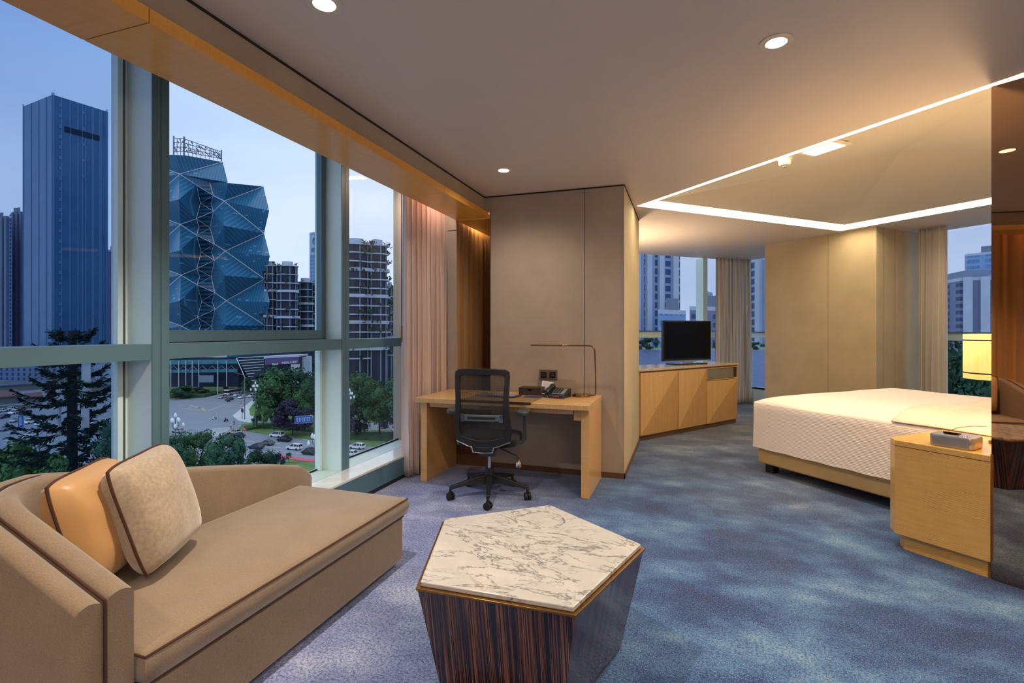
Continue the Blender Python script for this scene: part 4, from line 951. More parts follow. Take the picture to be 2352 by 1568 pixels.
tl_ = [('large round-crowned tree in the park left of the second mullion, beside the tall lamp', 632,850,975,104,0,0,None),
 ('large tree with a crown full of new leaves, next left of the second mullion', 722,855,985,96,0,3,None),
 ('broad dark green tree filling the middle of the park behind the purple tree', 680,850,968,104,1,0,None),
 ('purple-leaved spreading tree behind the blue lane sign', 672,918,1000,92,2,1,None),
 ('purple-leaved tree half hidden behind the second mullion', 712,932,1000,46,2,2,None),
 ('small bright green tree at the corner by the tall lamp pole', 606,930,985,36,3,2,None),
 ('slender young green tree left of the purple tree', 628,936,988,28,0,2,None),
 ('bushy young tree at the foot of the street lamp', 590,948,983,26,4,4,None),
 ('tree with pale top just right of the second mullion', 826,860,1000,92,0,0,None),
 ('tallest tree of the right-hand pane with feathery branches', 872,858,1005,108,0,3,None),
 ('green tree partly covered by the pink curtain', 922,866,1012,92,4,0,None),
 ('low purple tree under the feathery tall tree', 818,932,1006,64,2,1,None),
 ('low purple tree near the curtain edge above the sill', 905,955,1016,64,2,2,None),
 ('distant blue-green tree in front of the balcony tower', 822,796,880,76,4,0,None),
 ('distant tree at the foot of the balcony tower beside two thin masts', 862,820,885,66,4,1,None),
 ('round distant tree before the red shop sign', 893,842,880,30,1,1,None),
 ('distant feathery tree by the curtain with pale leaves', 918,828,878,34,4,2,None),
 ('dark distant tree in front of the purple bank sign', 612,842,902,44,1,1,None),
 ('dark wooded clump right of the bank building', 706,812,890,60,1,0,None),
 ('distant tree in front of the grey gatehouse', 700,838,908,44,0,1,None),
 ('low dark spreading tree in front of the glass hall on the far corner', 420,886,915,56,1,1,None),
 ('rounded shrub-like tree left of the tall white pole', 462,888,908,36,1,4,None),
 ('wispy palm-like tree right of the white pole', 520,865,903,28,4,2,None),
 ('light green young tree beside the slanted glass wall', 546,866,900,24,3,2,None),
 ('dark green tree above the waiting cars', 572,866,908,34,4,1,None),
 ('near tree with upright leafy sprays above the sofa back, below the magnolia lamp', 445,972,0,112,0,3,88),
 ('near dark conifer-like tree next right of the upright leafy tree', 520,1000,0,80,4,0,84),
 ('near small tree tip rising in front of the white car', 552,1000,0,36,4,2,86),
 ('near dark tree at the right end of the foreground row', 598,1020,0,84,1,3,82),
 ('near dark purple bush at the right end of the foreground row', 638,1036,0,34,2,2,84),
 ('near blue-green bush low at the left behind the silver cushion', 400,1020,0,60,4,1,80),
 ('small young tree standing in the red flower strip', 663,1038,1064,15,0,2,None),
 ('light yellow-green tree at the bottom left behind the sofa back', 36,1020,0,150,3,0,62),
 ('yellow-green bush behind the gold cushion', 120,1040,0,90,3,1,58),
 ('tall willow-like tree at the right edge of the left pane', 285,935,0,120,4,3,56)]
for i, (lab, u, vt, vb, w_, m, k, d) in enumerate(tl_): tree(lab, u, vt, vb, w_, m, k, d)
# ---- mast disguised as a conifer
m_pine = leafmat('dark_pine_needles', srgb(22,40,40), srgb(44,68,62), .8); m_mast = plain('dark_brown_mast', srgb(40,36,40), .8, var=.15, scale=2)
d = 62.0; b0 = W(166,0,d); b0.z = GZ
t = T('pine_mast', 'tall dark pine-shaped mast with white antenna panels, in the left window pane', 'mast', tuple(b0))
mb = MB().tube([(0,0,0),(0,0,20),(0,0,33)],[.62,.52,.42],14)
for k in range(40): mb.tube([(0,0,8+k*.6),(0,0,8.06+k*.6)],[.575-.005*k,.575-.005*k],14)
mb.build('trunk', m_mast, t, local=True)
rnd = random.Random(4); z = 17.5; lvl = 0
while z < 33.3:
    nb = 6; Lb = 5.6 - (z-17.5)*.19 + rnd.uniform(-.5,.5)
    if z > 31.5: Lb = 2.2
    for k in range(nb):
        a = 2*math.pi*(k+rnd.uniform(-.25,.25))/nb + lvl*.5; mb = MB(); L = Lb*rnd.uniform(.75,1.1); pts = []
        for j in range(7):
            f = j/6; pts.append(Vector((math.cos(a)*(.4+L*f), math.sin(a)*(.4+L*f), z - .9*math.sin(f*2.4)*L/5 + .9*f*f)))
        mb.tube(pts, [.09*(1-.85*j/6) for j in range(7)], 5)
        for q in range(100):
            f = rnd.uniform(.22,1.0); i = min(5,int(f*6)); p = pts[i].lerp(pts[i+1], f*6-i)
            dirv = (pts[i+1]-pts[i]).normalized(); sd = dirv.cross(Vector((0,0,1))).normalized()*rnd.choice((-1,1))
            e = p + (sd*rnd.uniform(.3,1.0)*(1.15-f*.5) + dirv*rnd.uniform(.2,.8) + Vector((0,0,rnd.uniform(-.55,.15))))*.9
            wv = Vector((rnd.uniform(-1,1),rnd.uniform(-1,1),rnd.uniform(-1,1)))*.09
            mb.add([p-wv*.4, p+wv*.4, e+wv, e-wv],[(0,1,2,3)])
        mb.build('branch', m_pine, t, local=True, smooth=False, fixn=False)
    z += rnd.uniform(1.0,1.4); lvl += 1
Rg = Vector((ct,st,0)); Fw = Vector((-st,ct,0))
for (u0,u1,v0,v1) in ((190,206,830,876),(128,141,858,888),(189,203,938,986),(133,141,935,998)):
    a, b = W(u0,v1,d-1.2)-b0, W(u1,v0,d-1.2)-b0; cx = (a+b)/2; Mx = Matrix.Translation(cx) @ Matrix.Rotation(TH+R(20 if u0 > 160 else -35),4,'Z')
    MB().box(-(u1-u0)/F*d/2,(u1-u0)/F*d/2,-.12,.12,-(v1-v0)/F*d/2,(v1-v0)/F*d/2,Mx).build('antenna_panel', m_pave, t, local=True, smooth=False)

# ---- street lamps with bud-shaped glass heads
m_bud = plain('white_glass_bud', srgb(240,242,246), .3); m_pole = plain('grey_green_pole', srgb(120,126,122), .5)
def lamp(label, u, vt, d):
    b = W(u,0,d); b.z = GZ; zt = EYE+(HY-vt)/F*d - GZ
    t = T('street_lamp', label, 'street lamp', tuple(b), group='bud-shaped street lamps')
    MB().tube([(0,0,0),(0,0,.8),(0,0,.9),(0,0,zt-1.0)],[.28,.26,.16,.10],10).build('pole', m_pole, t, local=True)
    heads = [(0,0,zt-.9)] + [(.75*math.cos(a),.75*math.sin(a),zt-1.9) for a in (0.3,1.87,3.44,5.0)] + [(1.35*math.cos(a),1.35*math.sin(a),zt-3.0) for a in (1.0,2.4,4.1,5.6)]
    for i, (x, y, z) in enumerate(heads):
        if i: MB().tube([(0,0,z-1.9),(x*.35,y*.35,z-1.5),(x*.9,y*.9,z-.9),(x,y,z-.05)],.05,6).build('arm', m_pole, t, local=True)
        MB().lathe([(.06,0),(.24,.12),(.30,.36),(.22,.65),(.08,.88),(.0001,.95)],12,(x,y,z)).build('glass_bud', m_bud, t, local=True)
lamp('street lamp with white buds rising beside the first mullion above the near trees', 403,948,105)
lamp('street lamp with white buds on the corner beside the park trees', 586.5,876,171)
lamp('street lamp with white buds close to the left side of the second mullion', 727,982,90)
lamp('street lamp with white buds peeping out right of the second mullion', 803,892,149)

# ---- cars
m_tyre = plain('tyre_rubber', srgb(28,28,30), .8); m_cglass = plain('car_glass', srgb(34,42,52), .15)
CARS = {}
CP = {k: plain('car_paint_'+k, c, .3, coat=.5, var=.01) for k, c in {'white': srgb(236,238,240), 'black': srgb(30,32,38), 'silver': srgb(168,172,178), 'beige': srgb(188,184,172), 'grey': srgb(104,112,116), 'red': srgb(150,40,44), 'navy': srgb(40,52,80)}.items()}
def make_car(shape, col):
    key = (shape, col)
    if key in CARS: return copy_tree(CARS[key])
    t = T('car', 'x', 'car')
    Lh, Wd = 2.25, .88
    if shape == 'sedan': low = [(-2.25,.35),(-2.28,.62),(-2.2,.88),(-1.5,.95),(1.0,.92),(1.9,.80),(2.22,.62),(2.25,.35)]; cab = [(-1.75,.93),(-1.05,1.42),(.15,1.45),(1.05,.92)]
    elif shape == 'suv': low = [(-2.25,.38),(-2.3,.75),(-2.25,1.0),(-1.5,1.05),(1.0,1.02),(1.95,.92),(2.22,.72),(2.25,.38)]; cab = [(-2.2,1.0),(-1.9,1.60),(.35,1.66),(1.15,1.0)]
    else: low = [(-2.25,.38),(-2.3,.8),(-2.28,1.02),(-1.5,1.05),(1.3,1.02),(2.0,.88),(2.25,.7),(2.28,.38)]; cab = [(-2.24,1.0),(-2.05,1.72),(.6,1.76),(1.6,1.0)]
    low = low + [(1.9,.26),(-1.9,.26)]
    b = MB().loft([[(x,y*Wd*(1 if .4 < z else .96),z) for x,z in low] for y in (-1,1)]).build('body', CP[col], t, local=True, bevel=.08)
    n = len(cab)
    MB().loft([[(cab[i][0],y*Wd*.96,cab[i][1]) if cab[i][1] < 1.2 else (cab[i][0],y*Wd*.76,cab[i][1]) for i in range(n)] for y in (-1,1)]).build('cabin_glass', m_cglass, t, local=True, smooth=False)
    rf = [(cab[1][0]-.06,cab[1][1]-.02),(cab[1][0]+.03,cab[1][1]+.05),(cab[2][0]-.05,cab[2][1]+.05),(cab[2][0]+.08,cab[2][1]-.02)]
    mb = MB().loft([[(x,y*Wd*.78,z) for x,z in rf] for y in (-1,1)])
    for i0, i1 in ((0,1),(2,3)):
        for y in (-1,1):
            p, q = cab[i0], cab[i1]; yy = lambda z: y*Wd*(.965 if z < 1.2 else .765)
            mb.tube([(p[0],yy(p[1]),p[1]),(q[0],yy(q[1]),q[1])],.06,4)
    for xx in ((-.35,) if shape == 'sedan' else (-.35,-1.3)):
        for y in (-1,1): mb.tube([(xx,y*Wd*.965,cab[0][1]),(xx,y*Wd*.765,cab[1][1])],.05,4)
    mb.build('roof', CP[col], t, local=True, smooth=False)
    for x in (-1.38,1.38):
        for y in (-1,1): MB().tube([(x,y*.70,.32),(x,y*.89,.32),(x,y*.90,.32)],[.33,.33,.2],14).build('wheel', m_tyre, t, local=True)
    MB().box(-2.32,-2.24,-.75,-.45,.72,.86).box(-2.32,-2.24,.45,.75,.72,.86).build('tail_light', CP['red'], t, local=True, smooth=False)
    CARS[key] = t; return t
def hd(a, b):
    p, q = g(*a), g(*b); return math.atan2(q.y-p.y, q.x-p.x)
ROAD = hd((712,1027),(572,1015)); FAR = hd((560,905),(500,917)); LFT = hd((90,940),(10,955))
cars = [('sedan','beige',540,996,ROAD,'beige sedan on the road, nearest the tip of the traffic island'),
 ('van','white',636,1003,ROAD,'white minivan driving along the traffic island, ahead of the black sedan'),
 ('sedan','black',653,1013,ROAD,'black sedan on the road just below the white minivan'),
 ('suv','white',676,1032,ROAD,'white estate car in the near lane, left of the black people carrier'),
 ('van','black',712,1043,ROAD,'black people carrier beside the near street lamp and red flowers'),
 ('sedan','grey',613,1021,ROAD,'olive grey car in the middle lane behind the dark tree tops'),
 ('sedan','navy',588,1030,ROAD,'dark blue saloon half hidden by the near trees'),
 ('sedan','black',520,1008,ROAD,'black car half hidden left of the tree tip, beside another dark car'),
 ('sedan','navy',546,1004,ROAD,'dark blue car just under the beige sedan'),
 ('sedan','white',527,1021,ROAD,'white saloon seen between the near tree tops'),
 ('suv','white',820,1030,ROAD,'white off-road car just right of the second mullion'),
 ('sedan','white',806,1046,ROAD,'white car cut off by the window sill right of the second mullion'),
 ('van','silver',511,914,FAR,'silver van first in the queue at the far side of the crossroads'),
 ('sedan','black',527,919,FAR,'black saloon leading the far queue of waiting cars'),
 ('sedan','white',545,909,FAR,'white car in the far queue behind the silver van'),
 ('sedan','white',556,914,FAR,'white saloon in the far queue beside the traffic pole'),
 ('sedan','white',578,911,FAR,'white car at the far right of the queue by the park trees'),
 ('sedan','white',4,946,LFT,'white car at the left edge of the left pane'),
 ('suv','white',34,950,LFT,'white car above the blue street sign in the left pane'),
 ('sedan','red',46,943,LFT,'dark red car parked behind the white one in the left pane'),
 ('sedan','silver',38,968,LFT,'silver car just left of the blue street sign'),
 ('suv','white',68,972,LFT,'white car just right of the blue street sign'),
 ('sedan','grey',14,988,LFT,'grey car driving at the lower left of the left pane'),
 ('van','white',228,983,LFT,'white van right of the pine-shaped mast'),
 ('sedan','white',212,974,LFT,'white car behind the white van right of the pine-shaped mast'),
 ('sedan','white',72,1002,LFT,'white car glimpsed through the lower branches of the pine-shaped mast'),
 ('sedan','silver',410,993,ROAD,'silver car behind the magnolia lamp and the near tree')]
for s_, c_, u, v, h_, lab in cars: place(make_car(s_, c_), tuple(g(u,v,.02)), h_, lab, group='cars on the streets below')
t = T('bus', 'red and white bus waiting beyond the far queue of cars', 'bus', tuple(g(535,905,.02)), FAR)
mb = MB().box(-5.5,5.5,-1.25,1.25,.4,1.3); mb.box(-5.5,5.5,-1.25,1.25,2.4,3.0); mb.build('body', CP['white'], t, local=True, bevel=.1)
MB().box(-5.4,5.4,-1.2,1.2,1.3,2.4).build('window_band', m_cglass, t, local=True, smooth=False); MB().box(-5.3,5.3,-1.1,1.1,3.0,3.15).build('roof', CP['red'], t, local=True, bevel=.05)
for x in (-3.5,3.4):
    for y in (-1,1): MB().tube([(x,y*1.0,.5),(x,y*1.27,.5)],.5,14).build('wheel', m_tyre, t, local=True)

more = [('sedan','white',24,942,LFT,'white car far up the road at the left of the left pane, above the others'),('suv','black',58,952,LFT,'dark off-road car behind the blue street sign'),
 ('sedan','grey',92,962,LFT,'grey car beside the left branches of the pine-shaped mast'),('sedan','white',96,975,LFT,'white car under the left branches of the pine-shaped mast'),
 ('sedan','black',8,960,LFT,'black car at the very left edge of the left pane'),('suv','silver',240,972,LFT,'silver off-road car at the right edge of the left pane'),
 ('sedan','navy',206,985,LFT,'dark blue car close to the pine-shaped mast trunk'),('van','white',262,986,LFT,'white van at the first mullion in the left pane'),
 ('sedan','white',190,905,LFT,'white car by the far kerb right of the pine-shaped mast'),('sedan','red',120,906,LFT,'red car on the far side of the road left of the mast')]
for s_, c_, u, v, h_, lab in more: place(make_car(s_, c_), tuple(g(u,v,.02)), h_, lab, group='cars on the streets below')
m_awn = plain('brick_red_awning', srgb(120,78,74), .8); m_awn2 = plain('slate_roof', srgb(84,96,112), .8)
def shed(label, px, h_, m):
    ps = [g(*p) for p in px]; c = sum(ps, Vector())/len(ps); t = T('market_shed', label, 'shed', (c.x,c.y,GZ), group='low sheds beyond the road in the left pane')
    MB().prism([(c.x+(p.x-c.x)*.92,c.y+(p.y-c.y)*.92) for p in ps], GZ, GZ+h_).build('wall', m_pole, t, smooth=False)
    MB().prism([(p.x,p.y) for p in ps], GZ+h_, GZ+h_+.5).build('roof', m, t, smooth=False)
shed('low red-brown shed beyond the road at the left edge of the left pane', [(-30,915),(40,910),(52,925),(-30,932)], 3, m_awn)
shed('long low slate-roofed shed beyond the road in the left pane', [(-10,892),(120,884),(122,892),(-10,901)], 3, m_awn2)
shed('small red-brown shed left of the pine-shaped mast', [(56,918),(95,914),(100,924),(60,929)], 2.6, m_awn)
shed('low slate-roofed shed right of the pine-shaped mast', [(205,890),(285,886),(290,896),(208,900)], 3, m_awn2)
patch('lawn_left', [(-40,878),(150,868),(300,866),(300,876),(150,880),(-40,888)], m_lawn, .12)
patch('lawn_verge', [(-60,936),(60,931),(110,936),(60,938),(-60,943)], m_hedge, .3)
# ---- people and scooters (tiny, far below)
m_skin = plain('skin', srgb(196,150,120), .6); m_hair = plain('black_hair', srgb(24,22,24), .8)
def person(label, u, v, h_, shirt, trous, ride=False):
    t = T('person', label, 'person', tuple(g(u,v,.02)), h_)
    J = {'pel':(0,0,.95),'che':(.02,0,1.32),'nec':(.03,0,1.48),'hea':(.05,0,1.64)}
    if ride: J = {k: (x-.12,y,z-.12) for k,(x,y,z) in J.items()}
    P_ = [J['pel'],J['che'],J['nec'],J['hea']]; Ed = [(0,1),(1,2),(2,3)]; Rr = [.15,.17,.06,.105]
    for sd in (-1,1):
        if ride: leg = [(.28,sd*.14,.80),(.25,sd*.14,.36),(.36,sd*.14,.30)]; armj = [(-.08,sd*.2,1.26),(.12,sd*.26,1.05),(.40,sd*.26,1.02)]
        else: leg = [(.10*sd,sd*.10,.5),(.16*sd-.06,sd*.10,.08),(.16*sd+.10,sd*.10,.04)]; armj = [(.02,sd*.21,1.38),(-.06*sd,sd*.26,1.10),(-.02*sd+.08,sd*.25,.86)]
        b = len(P_); P_ += leg; Ed += [(0,b),(b,b+1),(b+1,b+2)]; Rr += [.075,.05,.045]
        b = len(P_); P_ += armj; Ed += [(1,b),(b,b+1),(b+1,b+2)]; Rr += [.06,.045,.04]
    me = bpy.data.meshes.new('body'); me.from_pydata(P_, Ed, []); o = bpy.data.objects.new('body', me); C.objects.link(o); o.parent = t
    k = o.modifiers.new('skin','SKIN')
    for i, r in enumerate(Rr): me.skin_vertices[0].data[i].radius = (r,r)
    me.skin_vertices[0].data[0].use_root = True; sb = o.modifiers.new('sub','SUBSURF'); sb.levels = 1; sb.render_levels = 1
    me.materials.append(m_skin)
    c = J['hea']; MB().lathe([(.0001,.02),(.11,.03),(.115,.08),(.07,.135),(.0001,.15)],10,c).build('hair', m_hair, t, local=True)
    c = J['che']; MB().lathe([(.20,-.34),(.19,-.1),(.22,.02),(.20,.10),(.07,.15)],10,(c[0],c[1],c[2])).build('shirt', shirt, t, local=True)
    if not ride:
        for sd in (-1,1): MB().tube([(0,sd*.09,.97),(.10*sd,sd*.10,.5),(.16*sd-.06,sd*.10,.10)],[.12,.09,.065],8).build('trouser_leg', trous, t, local=True)
    else:
        for sd in (-1,1): MB().tube([(-.12,sd*.09,.83),(.28,sd*.14,.80),(.25,sd*.14,.36)],[.12,.09,.07],8).build('trouser_leg', trous, t, local=True)
    return t
def scooter(label, u, v, h_, col):
    t = T('scooter', label, 'scooter', tuple(g(u,v,.02)), h_)
    MB().loft([[(-.75,y,.45),(-.7,y,.72),(-.1,y,.68),(0,y,.32),(.35,y,.30),(.48,y,.95),(.56,y,.95),(.5,y,.22),(-.4,y,.22)] for y in (-.15,.15)]).build('body', col, t, local=True, bevel=.04)
    MB().tube([(.5,-.3,1.0),(.46,0,.98),(.5,.3,1.0)],.03,6).build('handlebar', m_tyre, t, local=True)
    for x in (-.55,.62): MB().tube([(x,-.06,.22),(x,.06,.22)],.22,14).build('wheel', m_tyre, t, local=True)
sh = {k: plain('shirt_'+k, c, .8) for k, c in {'white': srgb(230,230,232), 'red': srgb(170,70,66), 'dark': srgb(40,44,56), 'blue': srgb(90,110,150)}.items()}
hdg = hd((470,978),(560,964))
for u, v, s_, c_, lab in ((492,963,'white',CP['white'],'white scooter ridden across the crossroads, leftmost of the riders'),(519,968,'dark',CP['navy'],'dark scooter ridden across the crossroads, next right of the white scooter'),(525,923,'dark',CP['black'],'dark scooter in front of the far waiting cars')):
    scooter(lab, u, v, hdg, c_); person('person in a '+('white' if s_ == 'white' else 'dark')+' top riding the '+lab.split(' ridden')[0].split(' in front')[0]+(' at the far queue' if v < 930 else ''), u, v, hdg, sh[s_], sh['dark'], True)
person('person in a dark top walking over the zebra crossing', 537.5,976,hdg,sh['dark'],sh['dark'])
person('person in a white shirt walking by the zebra crossing, left of the dark walker', 530,984,hdg+2,sh['white'],sh['dark'])
person('person in a red top standing at the kerb beside the traffic pole', 553.5,933,hdg,sh['red'],sh['white'])
person('person in a blue top on the pavement behind the traffic light', 559,948,hdg,sh['blue'],sh['dark'])
# ---- poles, signs
def pole(name, label, cat, u, vb, vt, r=.09, extra=None, m=m_pole):
    b = g(u, vb); d = F*(EYE-GZ)/(vb-HY); zt = EYE+(HY-vt)/F*d
    t = T(name, label, cat, tuple(b)); MB().tube([(b.x,b.y,GZ),(b.x,b.y,zt)],[r*1.3,r],8).build('post', m, t); return t, b, d, zt
t, b, d, zt = pole('traffic_pole', 'tall thin grey traffic pole on the pavement corner', 'pole', 562, 963, 862, .13)
MB().tube([(b.x,b.y,zt),tuple(Vector((b.x,b.y,zt+1.2))-Rg*4),],.07,6).build('arm', m_pole, t)
pole('flag_pole', 'tall white pole in front of the glass hall', 'pole', 500, 910, 853, .16, m=m_pave)
t, b, d, zt = pole('traffic_light', 'pedestrian traffic light on a short black post at the corner', 'traffic light', 556, 962, 942, .09, m=CP['black'])
MB().box(-.25,.25,-.2,.2,-.7,.7,Matrix.Translation((b.x,b.y,zt))@Matrix.Rotation(TH,4,'Z')).build('signal_head', CP['black'], t, smooth=False)
pole('thin_mast', 'thin pale mast among the distant trees right of the second mullion', 'mast', 835, 868, 832, .2, m=m_pave)
m_blue = plain('blue_sign_face', srgb(28,92,176), .4)
def sign(name, label, px, d, bars, post=None, yaw=0):
    us = [p[0] for p in px]; c = W(sum(us)/4, sum(p[1] for p in px)/4, d)
    w = (max(us)-min(us))/F*d/max(.5,math.cos(yaw)); h_ = (px[3][1]-px[0][1])/F*d
    t = T(name, label, 'road sign', tuple(c)); M = Matrix.Translation(c) @ Matrix.Rotation(TH+yaw,4,'Z')
    MB().box(-w/2,w/2,-.06,.06,-h_/2,h_/2,M).build('face', m_blue, t, smooth=False)
    MB().box(-w/2-.05,w/2+.05,-.04,.05,-h_/2-.05,h_/2+.05,M).build('border', m_bud, t, smooth=False)
    mb = MB()
    for (x0,x1,z0,z1) in bars: mb.box(x0*w,x1*w,-.075,-.062,z0*h_,z1*h_,M)
    mb.build('marking', m_bud, t, smooth=False)
    if post is not None:
        pc = c + Rg*(post*w) ; zz = c.z
        mb = MB().tube([(pc.x,pc.y,GZ),(pc.x,pc.y,zz+h_*.6)],.12,8); mb.tube([(pc.x,pc.y,zz+h_*.2),tuple(c)],.06,6); mb.build('post', m_pole, t)
lane = []
for k in range(6):
    x = -.38+k*.145; lane += [(x-.012,x+.012,-.28,.22),(x-.035,x+.035,.20,.27)]
    if k < 5: lane += [(x+.06,x+.07,-.4+.2*j,-.3+.2*j) for j in range(4)]
sign('lane_sign', 'wide blue lane sign with white arrows in front of the purple tree', [(681,957),(714,953),(714,969),(681,973)], 150, lane, .66, R(25))
sign('direction_sign', 'blue direction sign cut off by the pink curtain above the sill', [(917,974),(945,962),(945,990),(917,1003)], 120, [(-.45,.45,-.46,-.43),(-.3,.2,.2,.25),(-.3,.1,.05,.1),(-.02,.04,-.3,-.05),(-.4,-.1,-.35,-.3),(.1,.4,-.35,-.3)], .3, R(20))
sign('street_sign', 'upright blue street sign at the roadside in the left pane', [(42,955),(55,955),(55,980),(42,982)], 175, [(-.1,.1,-.3,.35),(-.3,-.25,-.4,.4)], 0, 0)

# ---- buildings; distance haze is put into the bluish far colours
def facade(name, base, line, sx, sz, wfrac=.5, hfrac=.5, win=None, rough=.35, vertical=False, spec=.4):
    # windows on a grid along the wall (x+y blended by the wall's own run) and storeys along z
    t = NT(name); t.pr(base, rough, 0, spec)
    v = t.co(); s3 = t.n('ShaderNodeSeparateXYZ'); t.l(v, s3.inputs[0])
    run = t.math('ADD', t.math('MULTIPLY', s3.outputs[0], .83), t.math('MULTIPLY', s3.outputs[1], .57))
    fx = t.math('FRACT', t.math('DIVIDE', run, sx)); fz = t.math('FRACT', t.math('DIVIDE', s3.outputs[2], sz))
    mx = t.math('LESS_THAN', fx, wfrac); mz = t.math('LESS_THAN', fz, hfrac)
    m = t.math('MULTIPLY', mx, mz) if not vertical else mx
    n = t.noise(v, .06, 2); n2 = t.noise(v, .8, 1)
    b = t.mix(base, t.ramp(n, [(.3,(.8,.8,.84)),(.7,(1,1,1))]), 1, 'MULTIPLY')
    w = t.mix(win or line, t.ramp(n2, [(.35,(.55,.6,.65)),(.65,(1.0,1.0,1.0))]), .7, 'MULTIPLY')
    t.base(t.mix(b, w, m)); return t.m
m_tower = facade('blue_curtain_wall', srgb(72,116,156), srgb(120,158,190), 3.2, 4, .10, 1.0, srgb(118,156,188), .25, True)
m_tower_b = facade('blue_curtain_wall_side', srgb(64,102,142), srgb(96,132,166), 2.6, 3.6, .86, .8, srgb(58,96,138), .25)
m_resi = facade('blue_grey_flats', srgb(118,132,166), srgb(58,78,112), 4.2, 3.1, .38, .62, srgb(58,78,112), .7)
m_resi2 = facade('pale_striped_flats', srgb(150,164,198), srgb(62,86,128), 5.0, 3.2, .52, .7, srgb(62,86,128), .7)
m_resi3 = facade('lilac_flats', srgb(120,128,158), srgb(70,84,118), 5.2, 3.1, .4, .55, srgb(66,84,118), .7)
m_farblue = facade('haze_tinted_blue_glass', srgb(128,164,206), srgb(104,142,188), 2.6, 3.8, .7, .6, srgb(106,144,190), .5)  # pale blue carries the distance haze in the colour
m_conc = plain('pale_concrete', srgb(176,186,204), .8, var=.06, scale=.2)
m_concd = plain('grey_concrete', srgb(116,128,150), .8, var=.08, scale=.2)
m_darkglass = plain('dark_building_glass', srgb(30,44,66), .35, spec=.25, var=.25, scale=.15)
m_teal = plain('teal_glass', srgb(52,120,138), .25, var=.12, scale=.2)
m_fin = plain('steel_blue_fin', srgb(92,130,166), .4)
def block(uc, ul, ur, vt, d, vl=None, vr=None, vb=None, depth=None):
    """three roof corners: the near corner (uc) and the far ends of its two faces"""
    z = EYE+(HY-vt)/F*d; k = d*(HY-vt)
    c = W(uc,0,d); a = W(ul,0,k/(HY-vl) if vl else d); b = W(ur,0,k/(HY-vr) if vr else d)
    zb = GZ if vb is None else EYE+(HY-vb)/F*d
    P4 = [Vector((q.x,q.y,0)) for q in (a,c,b)]; P4.append(P4[0]+P4[2]-P4[1]); return P4, zb, z
def prism_obj(P4, z0, z1, name, m, t, grow=0):
    c = sum(P4, Vector())/len(P4); q = [c+(p-c)*(1+grow) for p in P4]
    return MB().prism([(p.x,p.y) for p in q], z0, z1).build(name, m, t, smooth=False)
# tall glass tower, left pane
P4, zb, zt = block(121,52,248,217,340,245,257)
t = T('tower', 'tall blue glass office tower with a flat top in the left window pane', 'building', tuple(P4[1]+Vector((0,0,GZ))))
prism_obj(P4, GZ, zt, 'body', m_tower, t)
a, c, b = P4[0], P4[1], P4[2]
for f in (.02,.30,.52,.70,.84,.98):
    p = c.lerp(b, f); MB().cyl((p.x,p.y,GZ),(p.x,p.y,zt+1.5*(f in (.02,.98))),.35,n=6).build('fin', m_fin, t)
for f in (.02,.2,.45,.7,.98):
    p = c.lerp(a, f); MB().cyl((p.x,p.y,GZ),(p.x,p.y,zt+1.5*(f in (.02,.98))),.35,n=6).build('fin', m_fin, t)
nv = Vector(((b-c).y, -(b-c).x, 0)).normalized()
p, q = c.lerp(b,.2)+nv*.3, c.lerp(b,.84)+nv*.3; zz = zt-20
MB().prism([(p.x,p.y),(q.x,q.y),(q.x-nv.x,q.y-nv.y),(p.x-nv.x,p.y-nv.y)], zz-2.6, zz+1.2).build('louvre_band', m_darkglass, t, smooth=False)
mb = MB(); rnd = random.Random(2)
for f, n_ in ((.1,22),(.5,5)):
    for k in range(n_):
        p = c.lerp(b, f+.03)+nv*.2; z_ = zt-6-k*(7 if n_ > 9 else 11); mb.box(-.9,.9,-.1,.1,-1.1,1.1,Matrix.Translation((p.x,p.y,z_))@Matrix.Rotation(math.atan2((b-c).y,(b-c).x),4,'Z'))
mb.build('tilted_window', m_fin, t, smooth=False)
def tower(label, args, m, parts=(), name='tower', cap=None, crown=0):
    P4, zb, zt = block(*args[:5], *(args[5:]))
    t = T(name, label, 'building', tuple(P4[1]+Vector((0,0,GZ))))
    prism_obj(P4, GZ, zt, 'body', m, t)
    prism_obj(P4, zt, zt+1.4, 'parapet', cap or m_conc, t, .01)
    c = sum(P4, Vector())/4; q = [c+(p-c)*.45 for p in P4]; prism_obj(q, zt+1.4, zt+1.4+(crown or 4), 'plant_room', cap or m_concd, t)
    for (e, f, w, dp, mm) in parts:          # pilasters / bays up the faces
        p0, p1 = (P4[1], P4[2]) if e else (P4[1], P4[0]); dd = (p1-p0); L = dd.length; dn = dd.normalized(); nn = Vector((dn.y,-dn.x,0)) if e else Vector((-dn.y,dn.x,0))
        s0 = p0+dn*(L*f); s1 = p0+dn*(L*(f+w)); MB().prism([((s0+nn*dp).x,(s0+nn*dp).y),((s1+nn*dp).x,(s1+nn*dp).y),((s1-nn*.2).x,(s1-nn*.2).y),((s0-nn*.2).x,(s0-nn*.2).y)], GZ, zt+1.5).build('bay', mm, t, smooth=False)
    return t
bays = [(1,.08,.16,1.4,m_conc),(1,.42,.12,1.4,m_conc),(1,.78,.16,1.4,m_conc)]
tower('dark blue flats with pale bays at the far left edge of the left pane', (2,-40,27,502,400,512,500), m_resi, [(1,.1,.2,1.5,m_concd),(1,.5,.2,1.5,m_concd)])
tower('slim dark flats with a stepped top between the left edge and the glass tower', (30,22,56,492,420,494,490), m_resi, [(1,.0,.14,1.2,m_concd),(1,.35,.14,1.2,m_concd),(1,.7,.14,1.2,m_concd)])
t = tower('grey building with horizontal terraces between the glass tower and the first mullion', (240,225,330,577,430,580,577), m_resi3)
P4, zb, zt = block(240,225,330,577,430,580,577)
for k in range(12): prism_obj(P4, zt-6-k*6.2, zt-4.9-k*6.2, 'terrace', m_concd, t, .03)
